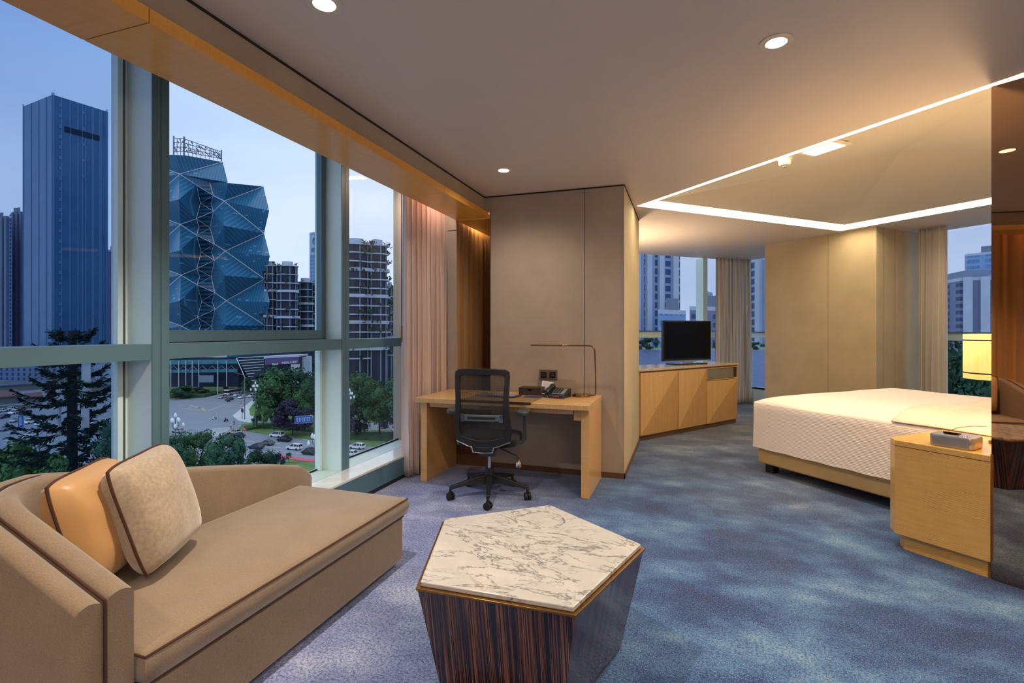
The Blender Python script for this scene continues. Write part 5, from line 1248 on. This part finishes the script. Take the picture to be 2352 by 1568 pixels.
# low buildings at the foot, left pane
tower('low white canopy building at the right of the pine-shaped mast', (215,205,300,836,330,836,836), m_conc)
tower('long low dark building below the glass tower', (-20,-60,150,826,345,826,828), m_resi)
# blue towers behind the balcony blocks
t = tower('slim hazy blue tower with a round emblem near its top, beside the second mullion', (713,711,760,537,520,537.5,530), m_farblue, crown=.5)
P4, zb, zt = block(713,711,760,537,520,537.5,530); c, b = P4[1], P4[2]; dn = (b-c).normalized(); nn = Vector((dn.y,-dn.x,0)); M = Matrix(((dn.x,-nn.x,0,c.x),(dn.y,-nn.y,0,c.y),(0,0,1,zt),(0,0,0,1)))
MB().box(.3,(b-c).length-.3,-.5,.2,-22,-1,M).build('sign_panel', plain('pale_blue_panel', srgb(150,180,214), .5), t, smooth=False)
MB().tube([(8+3.2*math.cos(a),-.9,-8+3.2*math.sin(a)) for a in [math.pi*k/10 for k in range(20)]],.6,6,M,closed=True).build('emblem_ring', m_fin, t)
mb = MB().tube([(6.5,-.9,-6.8),(8,-.9,-9),(9.5,-.9,-6.8)],.5,6,M); mb.build('emblem_mark', m_fin, t)
mb = MB()
for k in range(4):
    x = 2.5+k*3.2; mb.box(x,x+.45,-.9,-.5,-19,-14.5,M); mb.box(x+2,x+2.4,-.9,-.5,-19,-14.5,M); mb.box(x-.2,x+2.6,-.9,-.5,-15.4,-14.9,M); mb.box(x,x+2.3,-.9,-.5,-17.2,-16.7,M)
    if k % 2: mb.box(x,x+2.3,-.9,-.5,-18.9,-18.4,M)
mb.build('sign_characters', m_fin, t, smooth=False)
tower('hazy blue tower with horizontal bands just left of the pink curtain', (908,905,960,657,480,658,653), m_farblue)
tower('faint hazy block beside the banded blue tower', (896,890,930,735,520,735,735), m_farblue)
# ---- towers ringed by planted balconies
m_plant = leafmat('balcony_planting', srgb(30,56,50), srgb(70,100,78), .6)
def balcony_tower(label, lobes, d, fh, seed):
    c0 = W((lobes[0][0]+lobes[0][1])/2, 0, d); t = T('balcony_tower', label, 'building', (c0.x,c0.y,GZ)); rnd = random.Random(seed)
    pl_ = MB()
    for (u0,u1,vt,dd) in lobes:
        r = (u1-u0)/2/F*(d+dd); c = W((u0+u1)/2,0,d+dd+r); zt = EYE+(HY-vt)/F*(d+dd)
        n = 20; rr = [r*(1+.05*math.sin(3*2*math.pi*i/n+seed)) for i in range(n)]
        def ring(k, z): return [(c.x+rr[i]*k*math.cos(2*math.pi*i/n), c.y+rr[i]*k*math.sin(2*math.pi*i/n), z) for i in range(n)]
        MB().loft([ring(.80,GZ),ring(.80,zt-.5)]).build('core', m_darkglass, t, smooth=False)
        nf = int((zt-(-14))/fh)
        for f in range(nf):
            z = zt - f*fh; k = 1.0 if f % 2 else 1.07
            if f == 0: k = .98
            k2 = [1+.07*math.sin(2*2*math.pi*i/n + f*1.9 + seed) for i in range(n)]
            def ring(k, z, k2=k2): return [(c.x+rr[i]*k*k2[i]*math.cos(2*math.pi*i/n), c.y+rr[i]*k*k2[i]*math.sin(2*math.pi*i/n), z) for i in range(n)]
            mb = MB().loft([ring(k,z-.5),ring(k,z)])
            mb.loft([ring(k*.985,z),ring(k*.985,z+.9)], cap=False) if f % 3 == 0 and f else None
            mb.build('balcony', m_conc, t, smooth=False)
            for q in range(int(7+r*.5)):
                a = rnd.uniform(0,2*math.pi); 
                if rnd.random() < .12: continue
                x, y = c.x+r*k*.97*math.cos(a), c.y+r*k*.97*math.sin(a); sz = rnd.uniform(.7,1.9)
                for w_ in range(9):
                    e = Vector((rnd.gauss(0,.5),rnd.gauss(0,.5),rnd.uniform(-.5,.8)))*sz; P = Vector((x,y,z+.3))+e
                    s1 = Vector((rnd.uniform(-1,1),rnd.uniform(-1,1),rnd.uniform(-1,1)))*.6*sz*.7; s2 = Vector((rnd.uniform(-1,1),rnd.uniform(-1,1),rnd.uniform(-1,1)))*.6*sz*.7
                    pl_.add([P-s1,P-s2,P+s1,P+s2],[(0,1,2,3)])
        for i in range(0,n,3):
            x, y = c.x+rr[i]*.87*math.cos(2*math.pi*i/n), c.y+rr[i]*.87*math.sin(2*math.pi*i/n)
            MB().box(x-.24,x+.24,y-.24,y+.24,GZ,zt-.3).build('column', m_concd, t, smooth=False)
        q = ring(.45,zt) ; MB().prism([(p[0],p[1]) for p in q], zt, zt+2.5).build('roof_room', m_conc, t, smooth=False)
    o = pl_.build('planting', m_plant, t, smooth=False, fixn=False); o['kind'] = 'stuff'
balcony_tower('tall rounded apartment tower with planted balconies between the second mullion and the curtain', [(780,854,556,0),(840,893,560,4),(884,906,660,14)], 215, 3.75, 1)
balcony_tower('rounded apartment tower with planted balconies just right of the crystal building', [(608,640,608,0),(636,686,608,-6)], 298, 5.0, 2)
balcony_tower('lower planted apartment block left of the second mullion', [(680,724,646,4),(716,752,652,8)], 306, 4.5, 3)
# ---- the crystal-faceted building
def cry(name, base, line, per, lw, horiz=False):
    t = NT(name); t.pr(base, .22, 0, .6)
    v = t.co(); s3 = t.n('ShaderNodeSeparateXYZ'); t.l(v, s3.inputs[0])
    run = t.math('ADD', t.math('MULTIPLY', s3.outputs[0], ct), t.math('MULTIPLY', s3.outputs[1], st))
    src = s3.outputs[2] if horiz else run
    ph = t.math('FRACT', t.math('DIVIDE', src, per)); m = t.math('LESS_THAN', ph, lw)
    fz = t.math('FRACT', t.math('DIVIDE', t.math('ADD', s3.outputs[2], t.math('MULTIPLY', t.math('FLOOR', t.math('DIVIDE', run, per)), 1.7)), 4.4))
    vo = t.n('ShaderNodeTexWhiteNoise', noise_dimensions='2D'); cb = t.n('ShaderNodeCombineXYZ')
    t.l(t.math('FLOOR', t.math('DIVIDE', run, per)), cb.inputs[0]); t.l(t.math('FLOOR', t.math('DIVIDE', s3.outputs[2], 4.4)), cb.inputs[1]); t.l(cb.outputs[0], vo.inputs['Vector'])
    win = t.math('MULTIPLY', t.math('GREATER_THAN', vo.outputs['Value'], .90), t.math('GREATER_THAN', fz, .86))
    c = t.mix(base, line, m if horiz else t.math('MULTIPLY', m, .75))
    if not horiz: c = t.mix(c, srgb(120,180,206), win)
    n = t.noise(v, .05, 2); t.base(t.mix(c, t.ramp(n, [(.3,(.85,.87,.9)),(.7,(1,1,1))]), 1, 'MULTIPLY')); return t.m
m_cry = cry('teal_blue_facets', srgb(46,106,142), srgb(96,150,178), 1.75, .16)
m_cryh = cry('louvred_facets', srgb(44,100,134), srgb(24,48,72), 2.3, .5, True)
m_line = plain('white_edge_strip', srgb(214,224,232), .5)
D0 = 300.0
def cz(X, Y, o=0): return W(380+X/3.266, 300+Y/3.266, D0-o)
cb_ = cz(300,800); cb_.z = GZ
t = T('faceted_tower', 'blue crystal-faceted tower with white edge lines and a lattice roof sign', 'building', tuple(cb_))
Rn = [(440,528),(448,902),(456,1275),(464,1650)]; Qn = [(735,418),(740,770),(744,1112),(750,1462),(756,1810)]; Pn = [(778,600),(783,941),(784,1286),(786,1640)]; Mn_ = [(438,712),(446,1085),(449,1460),(455,1830)]
mb = MB()
r0, q0_, p0_, mo = 0, -4, 5, 17
for k in range(4):
    Rk, Qk, Pk = cz(*Rn[k],r0), cz(*Qn[k],q0_), cz(*Pn[k],p0_); Q2 = cz(*Qn[k+1],q0_); Mk_ = cz(*Mn_[k],mo)
    mb.tri(Rk,Qk,Pk); mb.tri(Rk,Pk,Q2); mb.tri(Rk,Q2,Mk_)
    if k < 3: mb.tri(Mk_,Q2,cz(*Rn[k+1],r0))
mb.tri(cz(*Rn[0],r0), cz(405,388,4), cz(470,392,8)); mb.tri(cz(*Rn[0],r0), cz(470,392,8), cz(*Qn[0],q0_)); mb.tri(cz(*Rn[0],r0), cz(333,390,-4), cz(405,388,4))
SR = [(333,390),(360,487),(342,545),(360,605),(335,730),(368,850),(345,910),(368,972),(343,1095),(372,1215),(350,1280),(373,1340),(345,1465),(375,1580),(352,1650)]
SL = [(233,408),(262,542),(232,660),(252,722),(234,785),(268,912),(235,1035),(258,1095),(236,1155),(272,1280),(240,1400),(262,1465),(242,1528),(275,1650)]
def so(p): return -9 if (p in ((342,545),(262,542),(335,730),(252,722),(345,910),(268,912),(343,1095),(258,1095),(350,1280),(272,1280),(345,1465),(262,1465))) else -3
sr = [cz(*p, so(p)) for p in SR]; sl = [cz(*p, so(p)) for p in SL]
# right block, its flank towards the zigzag strip
def fan(node, chain): 
    for a, b in zip(chain[:-1], chain[1:]): mb.tri(node, a, b)
fan(cz(*Rn[0],r0), sr[0:4]); fan(cz(*Mn_[0],mo), [cz(*Rn[0],r0)]+sr[3:6]+[cz(*Rn[1],r0)])
fan(cz(*Rn[1],r0), sr[5:8]); fan(cz(*Mn_[1],mo), [cz(*Rn[1],r0)]+sr[7:10]+[cz(*Rn[2],r0)])
fan(cz(*Rn[2],r0), sr[9:12]); fan(cz(*Mn_[2],mo), [cz(*Rn[2],r0)]+sr[11:14]+[cz(*Rn[3],r0)])
# left block
Nn = [(107,325),(112,703),(117,1083),(120,1466),(124,1850)]; Ml = [(100,515),(105,898),(110,1275),(114,1660)]; LQ = [(-190,215),(-190,590),(-190,970),(-190,1350),(-190,1730)]; LP = [(-240,390),(-240,770),(-240,1150),(-240,1530)]
no, ml, lq = 0, 16, -3
for k in range(4):
    Nk, N2, Mk_, L1, L2, Lp = cz(*Nn[k],no), cz(*Nn[k+1],no), cz(*Ml[k],ml), cz(*LQ[k],lq), cz(*LQ[k+1],lq), cz(*LP[k],4)
    mb.tri(Nk,L1,Lp); mb.tri(Nk,Lp,L2); mb.tri(Nk,L2,Mk_); mb.tri(Mk_,L2,N2)
    ix = [(0,2),(4,6),(8,10),(12,13)][k]
    if k == 0:
        fan(Mk_, [Nk]+sl[0:3]+[N2])
        mb.tri(Nk, cz(430,235,-3), cz(468,388,2)); mb.tri(Nk, cz(468,388,2), cz(340,390,-4), sl[0]); 
        mb.tri(Nk, cz(150,185,4), cz(430,235,-3)); mb.tri(Nk, cz(80,182,6), cz(150,185,4)); mb.tri(Nk, cz(-190,175,0), cz(80,182,6)); mb.tri(Nk, cz(*LQ[0],lq), cz(-190,175,0))
    else:
        fan(Nk, sl[ix[0]-2:ix[0]+1]); fan(Mk_, [Nk]+sl[ix[0]:ix[1]+1]+[N2])
mb.build('facade', m_cry, t, smooth=False, fixn=False)
ms = MB(); zz_ = []
for i in range(len(sl)): zz_ += [('l',i)]
mid = [(SL[i][1], sl[i], 0) for i in range(len(SL))] + [(SR[i][1], sr[i], 1) for i in range(len(SR))]; mid.sort(key=lambda q: q[0]); lastl = lastr = None
for y, p, sd in mid:
    if sd == 0:
        if lastl is not None and lastr is not None: ms.tri(lastl, lastr, p)
        lastl = p
    else:
        if lastl is not None and lastr is not None: ms.tri(lastl, lastr, p)
        lastr = p
ms.build('louvred_strip', m_cryh, t, smooth=False, fixn=False)
ln = []
for k in range(4):
    ln += [(cz(*Rn[k],r0+.4),cz(*Qn[k],q0_+.4)),(cz(*Rn[k],r0+.4),cz(*Qn[k+1],q0_+.4)),(cz(*Nn[k],no+.4),cz(*LQ[k],lq+.4)),(cz(*Nn[k],no+.4),cz(*LQ[k+1],lq+.4))]
for k, (a, b) in enumerate(((1,3),(5,7),(9,11))): ln += [(cz(*Rn[k],.4), sr[a]), (cz(*Rn[k],.4), sr[b])]
ln += [(cz(*Nn[0],.4), cz(430,235,-2.6)), (cz(*Nn[0],.4), sl[0])]
for k, (a, b) in enumerate(((2,4),(6,8),(10,12))): ln += [(cz(*Nn[k+1],.4), sl[a]), (cz(*Nn[k+1],.4), sl[b])]
for a, b in ln: 
    if min(a.z,b.z) > -6: MB().tube([a,b],.22,4).build('edge_strip', m_line, t, smooth=False)
MB().tube(sl,.25,4).build('edge_strip', m_line, t, smooth=False); MB().tube(sr,.25,4).build('edge_strip', m_line, t, smooth=False)
zig = sorted([(SL[i][1]-.0, sl[i]) for i in (0,1,2,4,5,6,8,9,10,12)] + [(SR[i][1], sr[i]) for i in (1,3,4,5,7,8,9,11,12)], key=lambda q: q[0])
MB().tube([p for _, p in zig],.2,4).build('edge_strip', m_line, t, smooth=False)
# solid body behind the facets
def outl(pts, m, z0, dn=34):
    mbx = MB(); A = [cz(X,Y,-14) for X,Y in pts]
    ctr = sum(A, Vector())/len(A); e = Vector((0,0,EYE)); k = 1+dn/D0; c2 = e+(ctr-e)*k; back = [c2 + ((e+(a-e)*k)-c2)*.93 for a in A]; return mbx.loft([A, back])
outl([(-235,180),(430,240),(462,395),(730,425),(765,600),(730,770),(765,940),(735,1112),(765,1286),(740,1462),(740,1500),(-235,1500)], m_cry, 0).build('body', m_cry, t, smooth=False)
# lattice roof sign
mb = MB(); A, B, C2 = cz(62,55,-2), cz(140,60,4), cz(420,160,-6); A1, B1_, C1 = cz(62,190,-2), cz(140,186,4), cz(420,228,-6)
for p0__, p1__, q0__, q1__, n_ in ((A,B,A1,B1_,3),(B,C2,B1_,C1,9)):
    for i in range(n_+1):
        f = i/n_; a, b = p0__.lerp(p1__,f), q0__.lerp(q1__,f); mb.tube([a + Vector((0,0,1.2 if i in (0,n_) else 0)), b],.5 if i in (0,n_) else .18,4)
    for i in range(4):
        f = i/4; mb.tube([p0__.lerp(q0__,f),p1__.lerp(q1__,f)],.22,4)
    rnd = random.Random(5)
    for i in range(n_*9):
        f, h_ = rnd.random()*.96, rnd.random()*.7; a = p0__.lerp(p1__,f).lerp(q0__.lerp(q1__,f),h_); b = p0__.lerp(p1__,f+.04).lerp(q0__.lerp(q1__,f+.04),min(.8,h_+rnd.uniform(.05,.2))); mb.tube([a,b],.22,4)
mb.build('roof_sign_lattice', m_concd, t, smooth=False)
# podium: glass hall, slanted louvred wing, bank pavilion
t = T('glass_hall', 'long teal glass hall on slim columns at the foot of the crystal tower', 'building', tuple(g(440,896)))
def wall_px(px, d, th=1.0): 
    P_ = [W(u,v,dd) for (u,v,dd) in px]; return MB().loft([P_,[p+Fw*th for p in P_]])
wall_px([(330,822,264.0),(548,822,264.0),(548,888,264.0),(330,888,264.0)],0,12).build('dark_wall', m_darkglass, t, smooth=False)
for v0, v1 in ((828,838),(850,857)): wall_px([(330,v0,260.0),(545,v0-3,260.0),(545,v1-3,260.0),(330,v1,260.0)],0,1).build('glazing_band', m_teal, t, smooth=False)
for u in (392,410,426,441,456,500,520): wall_px([(u-.6,828,259.0),(u+.6,828,259.0),(u+.6,888,259.0),(u-.6,888,259.0)],0,.4).build('column', m_conc, t, smooth=False)
mb = MB()
for u in range(388,540,22): mb.tube([W(u,850,259.5),W(u+11,840,259.5),W(u+22,850,259.5)],.16,4)
mb.build('truss', m_fin, t, smooth=False)
wall_px([(456,862,258.0),(490,862,258.0),(490,878,258.0),(456,878,258.0)],0,.5).build('doorway_frame', m_concd, t, smooth=False)
t = T('louvred_wing', 'dark slanted wing with thin white horizontal lines between the glass hall and the bank', 'building', tuple(g(600,890)))
wall_px([(543,820,254.0),(700,806,274.0),(690,868,274.0),(575,872,254.0)],0,14).build('dark_wall', m_darkglass, t, smooth=False)
for k in range(8):
    f = k/8; wall_px([(545+f*28,821+k*6.2,253.0),(655-f*40,815+k*6.2,263.0),(655-f*40,816+k*6.2,263.0),(545+f*28,822.2+k*6.2,253.0)],0,.4).build('white_line', m_line, t, smooth=False)
MB().tube([W(543,822,252.5),W(563,868,252.5)],.25,4).build('edge_strip', m_line, t, smooth=False)
t = T('bank_pavilion', 'pale pavilion with a purple bank sign in front of the louvred wing', 'building', tuple(g(655,893)))
wall_px([(606,824,240.0),(685,818,240.0),(685,880,240.0),(606,884,240.0)],0,10).build('dark_wall', m_darkglass, t, smooth=False)
wall_px([(606,818,239.0),(686,815,239.0),(686,819,239.0),(606,823,239.0)],0,11).build('roof_edge', m_conc, t, smooth=False)
wall_px([(668,836,239.0),(685,836,239.0),(685,882,239.0),(668,884,239.0)],0,2).build('white_wall', m_pave, t, smooth=False)
wall_px([(687,820,244.0),(698,820,244.0),(698,880,244.0),(687,880,244.0)],0,10).build('gatehouse', m_conc, t, smooth=False)
m_purple = plain('purple_sign', srgb(84,66,122), .5)
sg = wall_px([(609,824,238.4),(684.5,820,238.4),(684.5,833.5,238.4),(609,838,238.4)],0,.6).build('sign_board', m_purple, t, smooth=False)
def text3(s_, name, parent, M, size, m, ext=.03):
    cu = bpy.data.curves.new(name,'FONT'); cu.body = s_; cu.size = size; cu.extrude = ext; cu.align_x = 'LEFT'
    o = bpy.data.objects.new('tmp', cu); C.objects.link(o); bpy.context.view_layer.update()
    me = bpy.data.meshes.new_from_object(o.evaluated_get(bpy.context.evaluated_depsgraph_get())); bpy.data.objects.remove(o)
    me.transform(MW[parent].inverted() @ M); me.materials.clear(); me.materials.append(m)
    q = bpy.data.objects.new(name, me); C.objects.link(q); q.parent = parent; return q
p, q = W(646,836,238.1), W(676,833.5,238.1); xd = (q-p).normalized(); zd = Vector((0,0,1)); yd = zd.cross(xd).normalized(); zd = xd.cross(yd)
MW[sg] = MW[t]
text3('中国光大银行', 'sign_lettering', sg, Matrix(((xd.x,zd.x,-yd.x,p.x),(xd.y,zd.y,-yd.y,p.y),(xd.z,zd.z,-yd.z,p.z),(0,0,0,1))), 1.28, m_bud)
p = W(625,838.5,238.1)
text3('Bank', 'sign_lettering', sg, Matrix(((xd.x,zd.x,-yd.x,p.x),(xd.y,zd.y,-yd.y,p.y),(xd.z,zd.z,-yd.z,p.z),(0,0,0,1))), 1.5, m_bud)
# small low things right of the mullion
t = T('shop_building', 'low shop with a red sign at the foot of the balcony tower', 'building', tuple(g(880,856)))
wall_px([(866,806,240),(905,804,240),(905,860,240),(866,860,240)],0,8).build('wall', m_concd, t, smooth=False); wall_px([(873,826,239),(887,825,239),(887,831,239),(873,832,239)],0,.6).build('shop_sign', CP['red'], t, smooth=False)
for k in range(4): wall_px([(866,810+k*12,239),(905,809+k*12,239),(905,812+k*12,239),(866,813+k*12,239)],0,.6).build('balcony', m_conc, t, smooth=False)
t = T('low_roof_building', 'low red-brown building beside the pink curtain among the trees', 'building', tuple(g(925,880)))
wall_px([(908,868,225),(960,864,225),(960,890,225),(908,892,225)],0,10).build('wall', plain('red_brown_wall', srgb(126,72,74), .8), t, smooth=False); wall_px([(905,864,224),(960,860,224),(960,865,224),(905,869,224)],0,12).build('roof', m_concd, t, smooth=False)

# ---- what the bedroom windows show
tower('striped residential tower filling the left of the bedroom corner window', (1455,1440,1562,440,190,440,455), m_resi2, [(1,.0,.10,1.4,m_conc),(1,.24,.10,1.4,m_conc),(1,.50,.10,1.4,m_conc),(1,.80,.12,1.4,m_conc)])
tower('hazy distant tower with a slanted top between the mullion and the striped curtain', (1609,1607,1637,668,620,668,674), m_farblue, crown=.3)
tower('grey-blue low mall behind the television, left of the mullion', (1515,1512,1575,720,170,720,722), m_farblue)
tower('low blue mall with a pale roof behind the television, right of the mullion', (1588,1584,1670,712,180,712,714), m_resi3)
tower('blue flats at the right of the corner curtain', (1735,1700,1790,600,200,612,590), m_resi2, [(1,.1,.2,1.4,m_conc),(0,.3,.3,1.0,m_darkglass)])
tower('lilac-grey flats in the right-hand bedroom window', (2205,2120,2340,645,230,660,640), m_resi3, [(1,.05,.16,1.3,m_conc),(1,.35,.16,1.3,m_conc),(1,.7,.12,1.3,m_conc),(0,.3,.2,1.3,m_conc)])
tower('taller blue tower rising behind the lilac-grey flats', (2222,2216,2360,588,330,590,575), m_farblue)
t = T('roof_terrace', 'dark blue glazed podium roof outside the bedroom corner window', 'building', tuple(W(1610,820,60)))
P_ = [W(1380,806,60),W(1790,806,60)]; 
m_pod = facade('navy_glazed_roof', srgb(46,66,110), srgb(70,92,136), 1.6, 1.3, .06, 1, srgb(78,100,142), .3, True)
mb = MB(); a, b = W(1300,804,75), W(1900,804,75); a2, b2 = W(1300,980,45), W(1900,980,45)
mb.loft([[a,b,b2,a2],[p-Vector((0,0,3)) for p in (a,b,b2,a2)]]); mb.build('glazed_roof', m_pod, t, smooth=False)
wall_px([(1300,804,75.5),(1900,804,75.5),(1900,812,75.5),(1300,812,75.5)],0,6).build('parapet', m_concd, t, smooth=False)
MB().loft([[W(1300,798,82),W(1900,798,82),W(1900,806,76),W(1300,806,76)],[p-Vector((0,0,.5)) for p in (W(1300,798,82),W(1900,798,82),W(1900,806,76),W(1300,806,76))]]).build('roof_lawn', m_lawn, t, smooth=False)
for i, (u, vt, w_, lab) in enumerate(((1492,776,46,'dark clipped shrub on the podium roof left of the television'),(1470,782,26,'small dark shrub on the podium roof at the pillar edge'),(1648,786,26,'small shrub on the podium roof right of the television'),(1738,786,36,'dark shrub on the podium roof right of the corner curtain'))):
    d = 78; c = W(u,803,d); zt = EYE+(HY-vt)/F*d; h_ = zt-c.z
    t = T('shrub', lab, 'shrub', tuple(c), group='shrubs on the podium roof')
    k = bpy.data.objects.new('foliage', crown_mesh(2,1)); C.objects.link(k); k.parent = t; k.location = (0,0,h_*.5); k.scale = (w_/2/F*d,w_/2/F*d,h_*.6)
    MB().tube([(0,0,-.3),(0,0,h_*.5)],.08,6).build('stem', m_trunk, t, local=True)
rnd = random.Random(12)
for i, (u, vt, w_, d_) in enumerate(((2190,800,60,70),(2235,792,60,76),(2285,796,70,72),(2165,806,50,66),(2215,826,60,58),(2262,830,70,56))):
    lab = ['dark green tree below the right-hand bedroom window, left of the lamp shade','dark green tree behind the lit lamp shade','dark green tree beyond the lamp shade by the mirror edge','dark green tree at the edge of the beige curtain','nearer dark tree just above the bed, left of the lamp shade','nearer dark tree just below the lamp shade'][i]
    c = W(u,0,d_); c.z = GZ; zt = EYE+(HY-vt)/F*d_; H_ = zt-GZ
    t = T('tree', lab, 'tree', tuple(c), rnd.uniform(0,6), 'trees outside the right-hand bedroom window')
    k = bpy.data.objects.new('crown', crown_mesh(i % 2*3, 4 if i % 2 else 1)); C.objects.link(k); k.parent = t; k.location = (0,0,H_-9); k.scale = (w_*1.3/F*d_,w_*1.3/F*d_,9)
    MB().tube([(0,0,0),(0,0,H_-9)],[.6,.3],7).build('trunk', m_trunk, t, local=True)
# ================================================================== LIGHT
wd = bpy.data.worlds.new('sky'); S.world = wd; wd.use_nodes = True; nt = wd.node_tree; nt.nodes.clear()
def N(t, **k):
    o = nt.nodes.new(t)
    for a, b in k.items(): setattr(o, a, b)
    return o
tc_ = N('ShaderNodeTexCoord'); sp = N('ShaderNodeSeparateXYZ'); nt.links.new(tc_.outputs['Generated'], sp.inputs[0])
def rmp(src, stops):
    r = N('ShaderNodeValToRGB'); e = r.color_ramp.elements
    while len(e) < len(stops): e.new(.5)
    for k, (p, c) in enumerate(stops): e[k].position = p; e[k].color = c
    nt.links.new(src, r.inputs[0]); return r.outputs[0]
def mth(op, a, b=0):
    m = N('ShaderNodeMath', operation=op)
    for i, v in ((0,a),(1,b)):
        if hasattr(v,'node'): nt.links.new(v, m.inputs[i])
        else: m.inputs[i].default_value = v
    return m.outputs[0]
elev = rmp(sp.outputs[2], [(0.0, srgb(206,214,234)), (.22, srgb(204,212,232)), (.42, srgb(166,188,226)), (.62, (.85,.96,1.10,1))])
# the cloud cover is thinner (brighter) to the north-east, duller to the west
az = mth('ADD', mth('MULTIPLY', sp.outputs[0], .75), mth('MULTIPLY', sp.outputs[1], .66))
azc = rmp(mth('ADD', mth('MULTIPLY', az, .5), .5), [(.30, (.78,.82,.90,1)), (.46, (.90,.93,.96,1)), (.60, (.96,.97,.98,1)), (.85, (.54,.59,.70,1))])
cl = N('ShaderNodeTexNoise'); mp = N('ShaderNodeMapping'); mp.inputs['Scale'].default_value = (1.2,1.2,3.2); nt.links.new(tc_.outputs['Generated'], mp.inputs[0]); nt.links.new(mp.outputs[0], cl.inputs['Vector'])
cl.inputs['Scale'].default_value = 2.2; cl.inputs['Detail'].default_value = 5; cl.inputs['Roughness'].default_value = .5
cm = rmp(cl.outputs['Fac'], [(.35, (.90,.92,.96,1)), (.65, (1.06,1.05,1.03,1))])
def mul(a, b):
    m = N('ShaderNodeMix', data_type='RGBA', blend_type='MULTIPLY'); m.inputs[0].default_value = 1; nt.links.new(a, m.inputs[6]); nt.links.new(b, m.inputs[7]); return m.outputs[2]
bg = N('ShaderNodeBackground'); nt.links.new(mul(mul(elev, azc), cm), bg.inputs[0]); bg.inputs[1].default_value = .74
ow = N('ShaderNodeOutputWorld'); nt.links.new(bg.outputs[0], ow.inputs[0])
WARM = (1, .83, .64)
def spot(name, loc, aim, power, size=110, blend=.6, r=.03, col=WARM):
    l = bpy.data.lights.new(name, 'SPOT'); l.energy = power; l.spot_size = R(size); l.spot_blend = blend; l.shadow_soft_size = r; l.color = col
    o = bpy.data.objects.new(name, l); C.objects.link(o); o.location = loc
    o.rotation_euler = (Vector(aim)-Vector(loc)).to_track_quat('-Z','Y').to_euler(); return o
def area(name, loc, aim, power, sx, sy, col=WARM):
    l = bpy.data.lights.new(name, 'AREA'); l.energy = power; l.shape = 'RECTANGLE'; l.size = sx; l.size_y = sy; l.color = col
    o = bpy.data.objects.new(name, l); C.objects.link(o); o.location = loc
    o.rotation_euler = (Vector(aim)-Vector(loc)).to_track_quat('-Z','Y').to_euler(); return o
PW = [120, 65, 34, 65, 65, 50]
for i, (x, y) in enumerate(DL):
    spot('downlight_lamp', (x,y,Hc+.015), (x,y,0), PW[i], 118 if i == 0 else 150, .7 if i == 0 else 1.0)
spot('square_lamp', (1.0,4.44,Hc+.03), (1.0,4.44,0), 90, 150, .8, .08)
area('valance_led', (-2.42,4.45,2.93), (-2.30,4.45,0), 8, .10, .55, (1,.86,.76))
area('valance_led', (-2.38,.35,2.93), (-2.55,.35,0), 6, .10, 1.5, (1,.70,.36))
area('added_recess_led', (-2.212,5.3,2.75), (-2.245,5.3,2.2), 14, .02, .9, (1,.62,.22))  # added to light the curtain that stands in for the mirror reflection
spot('added_uplight', (-.95,7.35,1.6), (-.75,7.35,3), 85, 170, .9, .12, (1,.70,.42))  # added fill behind the pillar wall, warms the bedroom ceiling
spot('bedside_uplight', (LB.x,LB.y,1.24), (LB.x-.6,LB.y+.6,2.7), 32, 160, 1.0, .06, (1,.70,.38))
pl = bpy.data.lights.new('bedside_bulb', 'POINT'); pl.energy = 5; pl.color = (1,.66,.30); pl.shadow_soft_size = .05
po = bpy.data.objects.new('bedside_bulb', pl); C.objects.link(po); po.location = (LB.x, LB.y, 1.2)
spot('added_uplight', (2.2,-1.9,1.6), (2.0,-1.6,3), 470, 155, .9, .12, (1,.82,.70))  # added fill behind the camera, lifts the main ceiling
S.cycles.max_bounces = 8; S.cycles.diffuse_bounces = 4; S.cycles.glossy_bounces = 4; S.cycles.transparent_max_bounces = 24; S.cycles.transmission_bounces = 4
S.cycles.sample_clamp_indirect = 8; S.cycles.use_denoising = True
